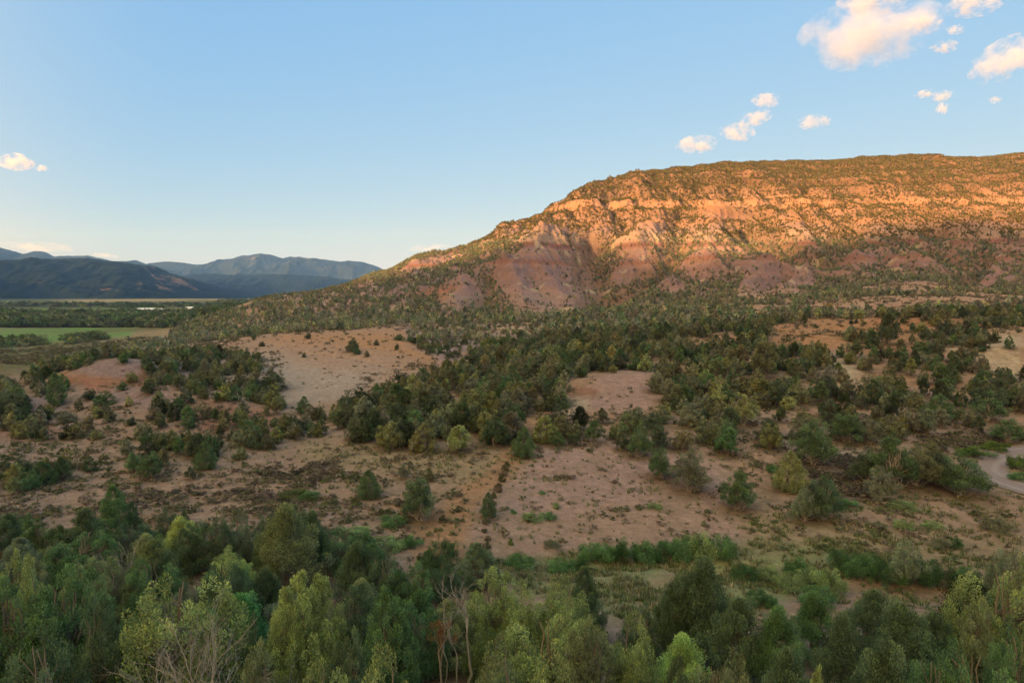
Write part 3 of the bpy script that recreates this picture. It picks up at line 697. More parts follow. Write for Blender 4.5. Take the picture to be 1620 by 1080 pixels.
M_BARK = bark_mat("juniper_bark", (.12, .095, .075), (.26, .22, .18))
M_DEAD = bark_mat("dead_wood", (.17, .15, .13), (.36, .33, .29))
M_PALEB = bark_mat("pale_bark", (.22, .19, .16), (.42, .38, .33))
M_RUST = bark_mat("dead_needles", (.10, .045, .02), (.24, .10, .045))

def tube(path, r0, r1, k=6):
    """tapered tube along a list of points: verts, quads"""
    P = np.array(path, float); n = len(P)
    T_ = np.gradient(P, axis=0); T_ /= (np.linalg.norm(T_, axis=1, keepdims=True) + 1e-9)
    ref = np.where(np.abs(T_[:, 2:3]) > .9, np.array([[1.0, 0, 0]]), np.array([[0, 0, 1.0]]))
    A = np.cross(T_, ref); A /= (np.linalg.norm(A, axis=1, keepdims=True) + 1e-9); B = np.cross(T_, A)
    rr = np.linspace(r0, r1, n)[:, None, None]
    an = np.arange(k) * 2 * PI / k
    V = P[:, None] + rr * (A[:, None] * np.cos(an)[None, :, None] + B[:, None] * np.sin(an)[None, :, None])
    i = np.arange(n - 1)[:, None] * k; j = np.arange(k)[None]
    q = np.stack([i + j, i + (j + 1) % k, i + k + (j + 1) % k, i + k + j], -1).reshape(-1, 4)
    return V.reshape(-1, 3), q
def join(parts):
    V, Q, off = [], [], 0
    for v, q in parts:
        V.append(v); Q.append(q + off); off += len(v)
    return np.concatenate(V), np.concatenate(Q)
def bend(rng, a, b, n=5, j=0.06):
    a = np.array(a, float); b = np.array(b, float); L_ = np.linalg.norm(b - a)
    p = a + (b - a) * np.linspace(0, 1, n)[:, None]
    p[1:-1] += rng.normal(0, j * L_, (n - 2, 3))
    return p
def leaves(rng, centers, radii, n, size, up=0.6, aspect=2.4, squash=1.25):
    """n leaf sprays round clump centres: quads, with per-leaf variation and tip value"""
    w = radii ** 2; w = w / w.sum()
    ci = rng.choice(len(centers), n, p=w)
    d = rng.normal(size=(n, 3)); d /= np.linalg.norm(d, axis=1, keepdims=True)
    rr = rng.random(n) ** 0.30
    pos = centers[ci] + d * (rr * radii[ci])[:, None] * np.array([1, 1, squash])
    ax = d * 0.7 + np.array([0, 0, up]) + rng.normal(0, .45, (n, 3)); ax /= np.linalg.norm(ax, axis=1, keepdims=True)
    sd = np.cross(ax, rng.normal(size=(n, 3))); sd /= (np.linalg.norm(sd, axis=1, keepdims=True) + 1e-9)
    L_ = size * (0.6 + 0.9 * rng.random(n))[:, None]; Wd = L_ / aspect
    v = np.stack([pos - ax * L_ * .5, pos + sd * Wd * .5, pos + ax * L_ * .5, pos - sd * Wd * .5], 1)
    cv = rng.random(len(centers))[ci]
    var = np.clip(0.55 * cv + 0.45 * rng.random(n), 0, 1)
    tip = np.clip((d[:, 2] * .5 + .5) * rr * 1.25 - 0.45 + 0.25 * rng.normal(size=n), 0, 1)
    return v.reshape(-1, 3), np.arange(4 * n).reshape(n, 4), var, tip

def crown_clumps(rng, kind, nclump):
    """clump centres and radii in a crown of height 1 standing on z = 0"""
    C, Rr = [], []
    if kind == 'juniper':          # several flame-shaped leaders rising from one broad base
        nl = rng.integers(4, 8)
        lead = [(rng.normal(0, .05), rng.normal(0, .05), 1.0)]
        for _ in range(nl - 1):
            a_ = rng.random() * 2 * PI; q_ = .10 + .15 * rng.random(); lead.append((q_ * math.cos(a_), q_ * math.sin(a_), .62 + .30 * rng.random()))
        for i in range(nclump):
            lx, ly, lh = lead[rng.integers(nl)]
            t = rng.random() ** .9; h = .11 + (lh - .16) * t
            env = .225 * max(0, 1 - t ** 2.3) ** .7 * (.75 + .5 * rng.random()) + .01
            a_ = rng.random() * 2 * PI; r_ = env * (0.45 + .6 * rng.random() ** .5)
            C.append((lx * (.85 + .3 * t) + r_ * math.cos(a_), ly * (.85 + .3 * t) + r_ * math.sin(a_), h)); Rr.append((.055 + .045 * rng.random()) * (1.2 - .65 * t))
    elif kind == 'cone':           # pointed upright juniper
        for i in range(nclump):
            t = rng.random() ** .9; h = .06 + .9 * t
            env = .30 * (1 - t ** 1.7) ** .8 * (.7 + .5 * min(1, t * 5)) * (.8 + .4 * rng.random()) + .02
            a_ = rng.random() * 2 * PI; r_ = env * (0.5 + .5 * rng.random() ** .5)
            C.append((r_ * math.cos(a_), r_ * math.sin(a_), h)); Rr.append((.055 + .035 * rng.random()) * (1.15 - .6 * t))
    elif kind == 'pinyon':         # rounder, darker, open at the base
        for i in range(nclump):
            t = rng.random(); h = .24 + .68 * t
            env = .42 * math.sqrt(max(.02, 1 - (2 * t - .8) ** 2 * .8)) * (1 - .5 * t)
            a_ = rng.random() * 2 * PI; lob = .75 + .35 * math.sin(3 * a_ + 5 * t) * math.sin(2 * a_ + 9 * t + 1); r_ = env * lob * (0.35 + .75 * rng.random() ** .5); h += .05 * rng.normal()
            C.append((r_ * math.cos(a_), r_ * math.sin(a_), h)); Rr.append(.045 + .045 * rng.random())
    elif kind == 'dome':           # open-grown juniper: a dome of foliage on a short bare trunk
        for i in range(nclump):
            a_ = rng.random() * 2 * PI; q_ = math.sqrt(rng.random()); top_ = 1 - .62 * q_ ** 2.2; bot_ = .20 + .10 * (1 - q_)
            h = bot_ + (top_ - bot_) * rng.random() ** .7; lob = .85 + .2 * math.sin(3 * a_ + 2) + .12 * rng.normal(); r_ = .37 * q_ * lob * (1 - .25 * abs(h - .45))
            C.append((r_ * math.cos(a_), r_ * math.sin(a_), h * (.93 + .12 * rng.random()))); Rr.append(.04 + .045 * rng.random())
    elif kind == 'bush':           # low rounded shrub
        for i in range(nclump):
            a_ = rng.random() * 2 * PI; r_ = .62 * math.sqrt(rng.random()); h = .12 + .68 * rng.random() * math.sqrt(max(0, 1 - (r_ / .72) ** 2))
            C.append((r_ * math.cos(a_), r_ * math.sin(a_), h)); Rr.append(.12 + .10 * rng.random())
    elif kind == 'sage':           # loose, twiggy low plant
        for i in range(nclump):
            a_ = rng.random() * 2 * PI; r_ = .6 * math.sqrt(rng.random()); h = .25 + .5 * rng.random() * (1 - .7 * r_)
            C.append((r_ * math.cos(a_), r_ * math.sin(a_), h)); Rr.append(.10 + .08 * rng.random())
    return np.array(C), np.array(Rr)

def plant_mesh(seed, kind, nleaf, size, nclump, aspect=2.4, mat=None, up=.6, one=False):
    """crown and trunk mesh datablocks of a plant one unit high (or one joined mesh)"""
    rng = np.random.default_rng(seed)
    C, Rr = crown_clumps(rng, kind, nclump)
    v, q, var, tip = leaves(rng, C, Rr, nleaf, size, up, aspect, 1.0 if kind in ('bush', 'sage') else 1.3)
    v[:, 2] = np.maximum(v[:, 2], .0)
    parts = []
    if kind in ('juniper', 'cone', 'pinyon', 'dome'):
        nst = 1 if kind not in ('juniper', 'dome') else rng.integers(1, 4)
        for s_ in range(nst):
            b0 = np.array([rng.normal(0, .025), rng.normal(0, .025), -.05]); tp = np.array([rng.normal(0, .08) * (nst > 1), rng.normal(0, .08) * (nst > 1), .82])
            pth = bend(rng, b0, tp, 8, .03); parts.append(tube(pth, .034 / math.sqrt(nst), .004, 7))
            for j in range(min(len(C) // (2 * nst), 26)):
                c = C[rng.integers(len(C))]; t0 = max(.05, (c[2] - .16) * (.35 + .5 * rng.random()))
                k = min(7, int(t0 / .87 * 7)); parts.append(tube(bend(rng, pth[k], c * .96, 5, .07), .010, .0025, 4))
    else:
        for j in range(min(len(C), 16)):
            c = C[j]; parts.append(tube(bend(rng, (c[0] * .15, c[1] * .15, -.04), c, 4, .06), .016, .005, 4))
    tv, tq = join(parts)
    if one:
        V = np.concatenate([v, tv]); Q = np.concatenate([q, tq + len(v)])
        nv_, nt_ = len(q), len(tq)
        return mesh_np(kind, V, Q, [mat or M_LEAFI, M_BARK], False,
                       {"leafvar": ('FLOAT', 'FACE', np.concatenate([var, np.zeros(nt_)])), "tip": ('FLOAT', 'FACE', np.concatenate([tip, np.zeros(nt_)]))},
                       np.concatenate([np.zeros(nv_), np.ones(nt_)]))
    cm = mesh_np("crown", v, q, [mat or M_LEAF], False, {"leafvar": ('FLOAT', 'FACE', var), "tip": ('FLOAT', 'FACE', tip)})
    tm = mesh_np("trunk", tv, tq, [M_BARK if kind != "dome" else M_PALEB])
    return cm, tm

# ------------------------------------------------------------------ where trees stand: density in trees per square metre by photo zone
TREEZ = [
 (.06, 3.2, 4.8, 8, 140, 260, [(-60,650),(0,607),(100,578),(180,562),(260,550),(340,545),(340,560),(250,566),(130,580),(60,612),(0,665)]),
 # (trees/m2, height lo, hi, kinds weight (juniper, cone, pinyon), soft px, ymin, ymax, polygon of the tree feet in the photograph)
 (.060, 3.6, 6.2, 12, 95, 700, [(525,668),(560,700),(640,715),(740,712),(826,700),(840,655),(900,650),(905,640),(905,600),(960,590),(1040,585),(1060,560),(1000,520),(900,502),(840,505),(835,530),(760,555),(730,580),(650,605),(590,630),(530,650)]),
 (.062, 3.4, 6.0, 10, 95, 500, [(840,500),(1100,490),(1230,495),(1400,500),(1640,478),(1640,505),(1480,505),(1340,505),(1225,515),(1200,560),(1100,590),(1020,590),(980,560),(900,545)]),
 (.050, 3.6, 6.0, 12, 95, 400, [(1030,600),(1100,575),(1200,560),(1330,555),(1480,560),(1560,590),(1620,600),(1640,655),(1500,650),(1300,640),(1130,650),(1040,660)]),
 (.022, 3.4, 5.6, 14, 90, 300, [(840,680),(1040,655),(1300,640),(1600,650),(1560,690),(1340,700),(1150,740),(1080,720),(900,720),(850,700)]),
 (.045, 2.6, 4.8, 10, 120, 400, [(1340,510),(1640,510),(1640,600),(1480,600),(1340,570)]),
 (.075, 3.0, 4.6, 10, 240, 900, [(300,498),(440,484),(560,474),(700,487),(850,492),(900,505),(700,516),(640,512),(560,520),(420,527),(300,545),(210,560),(110,590),(40,610),(-60,640),(-60,600),(60,585),(150,560),(260,540)]),
 (.045, 3.0, 4.6, 10, 110, 400, [(230,575),(290,555),(400,560),(430,600),(440,640),(400,660),(330,650),(260,625),(215,600)]),
 (.030, 3.0, 4.8, 10, 100, 300, [(200,640),(300,620),(440,640),(520,665),(500,690),(420,700),(300,690),(180,690)]),
 (.060, 3.0, 4.8, 10, 90, 300, [(-60,600),(60,600),(110,600),(90,650),(60,680),(-60,700)]),
 (.030, 3.0, 4.4, 10, 90, 300, [(30,640),(180,640),(260,680),(230,700),(40,700)]),
 (.055, 3.0, 4.6, 12, 80, 200, [(200,712),(300,700),(420,690),(520,678),(520,698),(430,712),(330,738),(240,760),(200,750)]),
 (.045, 2.6, 4.2, 12, 75, 200, [(-60,735),(60,735),(150,740),(150,765),(60,780),(-60,785)]),
 (.040, 2.2, 3.6, 8, 130, 700, [(650,515),(830,515),(850,535),(760,555),(740,575),(660,560),(640,530)]),
 (.20, 1.2, 3.2, 8, 380, 900, [(600,470),(640,435),(760,420),(770,440),(700,455),(740,475),(640,480)]),
 (.15, 1.4, 3.6, 8, 330, 900, [(900,495),(950,462),(1040,445),(1140,450),(1200,475),(1330,460),(1520,465),(1640,470),(1640,500),(1100,500)]),
 (.22, 1.2, 3.2, 8, 330, 1000, [(1240,420),(1320,385),(1500,360),(1640,360),(1640,470),(1520,462),(1440,430),(1340,420)]),
]
BARE = [  # photo zones of the mesa front and the plain where almost nothing grows
 (4, 380, 900, [(775,432),(800,415),(850,372),(900,366),(945,372),(938,440),(958,468),(915,500),(820,496),(800,470)]),
 (4, 380, 900, [(688,492),(700,466),(725,452),(762,452),(772,494)]),
 (4, 380, 900, [(950,458),(985,415),(1010,388),(1045,410),(1038,432),(985,452)]),
 (3, 330, 900, [(1160,472),(1175,440),(1215,425),(1240,440),(1285,430),(1292,448),(1245,462),(1210,475)]),
 (3, 330, 900, [(1155,425),(1200,408),(1260,420),(1290,430),(1230,440)]),
 (3, 330, 900, [(1350,424),(1380,400),(1390,415)]),
 (3, 330, 900, [(1515,478),(1560,440),(1580,432),(1570,455),(1540,478)]),
 (3, 330, 900, [(1470,372),(1484,360),(1488,366),(1478,378)]),
 (4, 380, 900, [(630,430),(650,412),(720,402),(720,412),(660,428)]),
 (4, 380, 900, [(1095,332),(1140,320),(1200,330),(1190,350),(1130,345)]),
 (5, 100, 400, [(1220,515),(1300,505),(1330,515),(1300,530),(1230,530)]),
 (5, 100, 400, [(1330,515),(1400,510),(1480,512),(1490,535),(1410,545),(1340,530)]),
 (5, 100, 400, [(1560,520),(1640,520),(1640,600),(1570,590)]),
 (5, 100, 400, [(1085,535),(1160,525),(1175,545),(1100,565)]),
 (4, 100, 300, [(1315,572),(1350,575),(1355,600),(1325,600)]),
 (6, 100, 300, [(890,630),(940,600),(1000,592),(1035,600),(1010,640),(960,650),(900,662)]),
]
rngG = np.random.default_rng(7)
def frame_px(x, y, z):
    return project(x / y, z / y)
def zone_density(px, py, y, soft_noise):
    """tree density and height range at ground points"""
    px = np.clip(px, 2, 1612)
    de = np.zeros(px.shape); lo = np.full(px.shape, 3.0); hi = np.full(px.shape, 4.6)
    wxx, wyy = soft_noise
    m0 = (y > 420) & (y < 1300) & (px + 1.5 * wxx > 400)
    z = 0.16 + .17 * smooth(px, 520, 640) + .09 * smooth(px, 1000, 1300)
    de = np.where(m0, z, de); lo = np.where(m0, .8, lo); hi = np.where(m0, 2.9, hi)
    for d_, l_, h_, soft, ya, yb, poly in TREEZ:
        xs = [p[0] for p in poly]; ys = [p[1] for p in poly]
        m = (y > ya) & (y < yb) & (px > min(xs) - 20) & (px < max(xs) + 20) & (py > min(ys) - 16) & (py < max(ys) + 16)
        if not m.any(): continue
        s_ = signed(px[m] + wxx[m], py[m] + wyy[m] * .6, poly)
        a = smooth(s_, -soft * .4, soft * .5)
        de[m] = de[m] * (1 - a) + d_ * a; lo[m] = np.where(a > .3, l_, lo[m]); hi[m] = np.where(a > .3, h_, hi[m])
    for soft, ya, yb, poly in BARE:
        xs = [p[0] for p in poly]; ys = [p[1] for p in poly]
        m = (y > ya) & (y < yb) & (px > min(xs) - 20) & (px < max(xs) + 20) & (py > min(ys) - 16) & (py < max(ys) + 16)
        if not m.any(): continue
        s_ = signed(px[m] + wxx[m] * .4, py[m] + wyy[m] * .3, poly)
        de[m] = de[m] * (1 - .91 * smooth(s_, -soft * .5, soft * .5))
    return de, lo, hi

def scatter(rng, ymin, ymax, dmax, n_try=None, mind=1.0, umin=-1.08, umax=1.08):
    """candidate points uniform over the ground between two distances"""
    area = (umax - umin) * (ymax ** 2 - ymin ** 2) / 2
    n = int(area * dmax)
    y = np.sqrt(rng.random(n) * (ymax ** 2 - ymin ** 2) + ymin ** 2); u = umin + (umax - umin) * rng.random(n)
    return u * y, y
def thin(x, y, r, prio=None):
    """keep points at least r apart (grid hashing, greedy)"""
    order = np.arange(len(x)) if prio is None else np.argsort(-prio)
    cell = {}; keep = []
    for i in order:
        ri = r[i]; cx, cy = int(x[i] // 4), int(y[i] // 4); ok = True
        for a_ in (-1, 0, 1):
            for b_ in (-1, 0, 1):
                for j in cell.get((cx + a_, cy + b_), ()):
                    if (x[i] - x[j]) ** 2 + (y[i] - y[j]) ** 2 < (ri * .5 + r[j] * .5) ** 2: ok = False; break
                if not ok: break
            if not ok: break
        if ok: cell.setdefault((cx, cy), []).append(i); keep.append(i)
    return np.array(keep, int)
def seen_frac(x, y, z, h):
    """how much of a plant of height h shows over the ground in front of it"""
    iu_ = np.clip(idx_u(x / y), 0, NU - 1).astype(int); iv_ = np.clip(idx_v(np.log(y)) - 2, 0, NV - 1).astype(int)
    hor = RUNMAX[iv_, iu_] * y
    return np.clip((z + h - hor) / h, 0, 1)

# ---- scattered trees
X_, Y_s, D_, LO, HI = [], [], [], [], []
for ya, yb in ((72, 240), (240, 430), (430, 1150)):
    DM = .20 if ya < 430 else .46
    xs, ys = scatter(rngG, ya, yb, DM)
    zs = ground(xs, ys); px, py = frame_px(xs, ys, zs)
    wn1 = (9 * fbm(xs / (ys * .02), ys / (ys * .03 + 2), 2, 101), 6 * fbm(xs / 9, ys / 12, 2, 102))
    de, lo, hi = zone_density(px, py, ys, wn1)
    gapn = fbm(xs / (8 + ys * .02), ys / (10 + ys * .03), 3, 103)
    de = de * np.clip(1 + 1.3 * gapn, .15, 2) * (1.9 if ya < 430 else 1.0); lo = lo * (.72 if ya < 430 else 1); hi = hi * (.86 if ya < 430 else 1)
    mz = smooth(ys, 420, 500) * smooth(px, 380, 470)
    gu = bilin(GUL, idx_u(xs / ys), idx_v(np.log(ys)))
    cl = bilin(CLIFF, idx_u(xs / ys), idx_v(np.log(ys)))
    de = de * (1 - .8 * cl) * (1 - mz + mz * np.clip(.85 + .9 * gu + .35 * smooth(zs, 60, 90), .12, 1.8))
    de = de * (1 - mz + mz * np.clip(1.05 + 1.9 * fbm(xs / 11, ys / 16, 3, 105), .15, 2.2)) * (1 + .5 * smooth(zs, 105, 140))
    acc = rngG.random(len(xs)) < de / DM
    vis_ = seen_frac(xs, ys, zs, hi) > .02
    k = acc & vis_
    X_.append(xs[k]); Y_s.append(ys[k]); LO.append(lo[k]); HI.append(hi[k])
X_ = np.concatenate(X_); Y_s = np.concatenate(Y_s); LO = np.concatenate(LO); HI = np.concatenate(HI)
H_ = LO + (HI - LO) * rngG.random(len(X_)) ** 1.1
kp = thin(X_, Y_s, H_ * .38, H_ + rngG.random(len(H_)))
X_, Y_s, H_ = X_[kp], Y_s[kp], H_[kp]
H_ = H_ * (1 + .0 * H_)
# valley woods and river trees, far left, and tree rows round the fields
vx, vy = [], []
VALLEY = [(.05,[(-60,536),(60,536),(76,546),(-60,556)],230,620),(.05,[(105,534),(162,529),(166,538),(108,546)],230,620),(.030,[(-60,495),(200,497),(430,488),(430,512),(330,520),(216,518),(-60,518)],560,1700),(.012,[(-60,484),(180,487),(225,494),(330,493),(440,486),(440,474),(350,476),(330,483),(-60,480)],900,3200)]
for dns, poly, ya, yb in VALLEY:
    xs, ys = scatter(rngG, ya, yb, dns if yb < 2000 else .004, umin=-.85, umax=-.3)
    zs = ground(xs, ys); px, py = frame_px(xs, ys, zs)
    k = inpoly(px, py, poly) & (fbm(xs / 120, ys / 60, 3, 111) > -.05 - .35 * (ys < 1100))
    k &= ~((px > 214) & (px < 314) & (py > 487) & (py < 498))
    vx.append(xs[k]); vy.append(ys[k])
VX = np.concatenate(vx); VY = np.concatenate(vy); VH = 5 + 7 * rngG.random(len(VX)) ** 1.5; VH = np.where(VY < 640, VH * .45, VH)
print("scattered trees", len(X_), "valley", len(VX))
TONE = {"olive": (.18,.190,.115), "dark green": (.095,.125,.082), "yellow-green": (.245,.27,.13), "grey-green": (.19,.205,.155), "mid green": (.11,.172,.09)}
TN = list(TONE)
def instancer(name, protos, pts, scl, rot, tone, idx, kind="stuff"):
    """one object that draws copies of the prototype meshes on points"""
    me = bpy.data.meshes.new(name); me.vertices.add(len(pts)); me.vertices.foreach_set("co", np.asarray(pts, np.float32).ravel())
    a_ = me.attributes.new("scl", 'FLOAT_VECTOR', 'POINT'); a_.data.foreach_set("vector", np.asarray(scl, np.float32).ravel())
    a_ = me.attributes.new("rot", 'FLOAT_VECTOR', 'POINT'); a_.data.foreach_set("vector", np.asarray(rot, np.float32).ravel())
    a_ = me.attributes.new("tone", 'FLOAT_COLOR', 'POINT'); a_.data.foreach_set("color", np.concatenate([tone, np.ones((len(tone), 1))], 1).astype(np.float32).ravel())
    a_ = me.attributes.new("pick", 'INT', 'POINT'); a_.data.foreach_set("value", np.asarray(idx, np.int32))
    o = link(name, me); o["kind"] = kind
    ng = bpy.data.node_groups.new(name, 'GeometryNodeTree')
    ng.interface.new_socket("Geometry", in_out='INPUT', socket_type='NodeSocketGeometry'); ng.interface.new_socket("Geometry", in_out='OUTPUT', socket_type='NodeSocketGeometry')
    gi = ng.nodes.new("NodeGroupInput"); go = ng.nodes.new("NodeGroupOutput")
    c = bpy.data.collections.new(name + "_kinds")
    for i, pm in enumerate(protos):
        po = bpy.data.objects.new("%s_kind_%02d" % (name, i), pm); c.objects.link(po)
    ci = ng.nodes.new("GeometryNodeCollectionInfo"); ci.inputs[0].default_value = c; ci.inputs["Separate Children"].default_value = True; ci.inputs["Reset Children"].default_value = True
    ip = ng.nodes.new("GeometryNodeInstanceOnPoints"); ip.inputs["Pick Instance"].default_value = True
    def na(nm, t):
        n = ng.nodes.new("GeometryNodeInputNamedAttribute"); n.data_type = t; n.inputs[0].default_value = nm; return n.outputs[0]
    L = ng.links.new
    L(gi.outputs[0], ip.inputs["Points"]); L(ci.outputs[0], ip.inputs["Instance"]); L(na("pick", 'INT'), ip.inputs["Instance Index"])
    e2r = ng.nodes.new("FunctionNodeEulerToRotation"); L(na("rot", 'FLOAT_VECTOR'), e2r.inputs[0]); L(e2r.outputs[0], ip.inputs["Rotation"])
    L(na("scl", 'FLOAT_VECTOR'), ip.inputs["Scale"]); L(ip.outputs[0], go.inputs[0])
    md = o.modifiers.new("copies", 'NODES'); md.node_group = ng
    return o
def tones(n, rng, weights=(.28, .20, .11, .21, .20), jit=.22):
    T5 = np.array(list(TONE.values())); k = rng.choice(5, n, p=np.array(weights) / sum(weights))
    return T5[k] * (1 + rng.normal(0, jit, (n, 1))) * (1 + rng.normal(0, .05, (n, 3))), k
def mass(name, protos, x, y, h, rng, tone, wide=(.95, 1.3), lift=-.05):
    k = len(x); w = h * (wide[0] + (wide[1] - wide[0]) * rng.random(k))
    return instancer(name, protos, np.stack([x, y, ground(x, y) + lift], 1), np.stack([w, w, h], 1), np.stack([rng.normal(0, .05, k), rng.normal(0, .05, k), rng.random(k) * 6.28], 1), tone, rng.integers(0, len(protos), k))

LO_P = [plant_mesh(200 + i, k, 260, .12, 24, 1.7, one=True) for i, k in enumerate(('juniper', 'pinyon', 'juniper', 'cone', 'pinyon', 'juniper'))]
MI_P = [plant_mesh(300 + i, k, 3200, .05, 70, 2.0, one=True) for i, k in enumerate(('juniper', 'pinyon', 'juniper', 'cone', 'juniper', 'pinyon'))]
HI_P = {}
for i, k in enumerate(('juniper', 'juniper', 'juniper', 'cone', 'cone', 'pinyon', 'pinyon')):
    HI_P.setdefault(k, []).append(plant_mesh(400 + i, k, 34000, .0175, 180, 2.2))
HI_P['dome'] = [plant_mesh(450 + i, 'dome', 12000, .026, 110, 2.2) for i in range(3)]
MID_P = {'dome': [plant_mesh(460 + i, 'dome', 5000, .036, 80, 2.2) for i in range(2)]}
for i, k in enumerate(('juniper', 'juniper', 'juniper', 'juniper', 'cone', 'cone', 'pinyon', 'pinyon')):
    MID_P.setdefault(k, []).append(plant_mesh(500 + i, k, 6000, .038, 90, 2.0))
BUSH_P = [plant_mesh(600 + i, 'bush', 5500, .055, 34, 2.6, up=.8) for i in range(3)]
rT = np.random.default_rng(21)
KINDW = {"dome": "domed juniper", "juniper": "juniper", "cone": "pointed juniper", "pinyon": "round pine"}
NAMES = {"dome": "juniper_tree", "juniper": "juniper_tree", "cone": "juniper_tree", "pinyon": "pinyon_tree"}
taken = []
def plant(kind, x, y, h, w, tone, label, group, hi=False, cat="tree", name=None, protos=None, sink=.06, jit=True):
    P = protos or (HI_P if hi else MID_P)[kind]
    cm, tm = P[rT.integers(len(P))]
    r = bpy.data.objects.new(name or NAMES[kind], None); col.objects.link(r)
    r.empty_display_size = .3
    r.location = (x, y, float(ground(x, y)) - sink); r.rotation_euler = (rT.normal(0, .03), rT.normal(0, .03), rT.random() * 6.28); r.scale = (w, w, h)
    tag(r, label, cat, group)
    c = np.array(TONE[tone] if isinstance(tone, str) else tone) * (np.array((1.06, 1.22, 1.12)) if hi and y < 80 else 1.0) * (1 + (rT.normal(0, .07) if jit else 0))
    o = link("crown", cm, r); o.color = (*c, 1)
    link("trunk", tm, r)
    taken.append((x, y, w * .45))
    return r

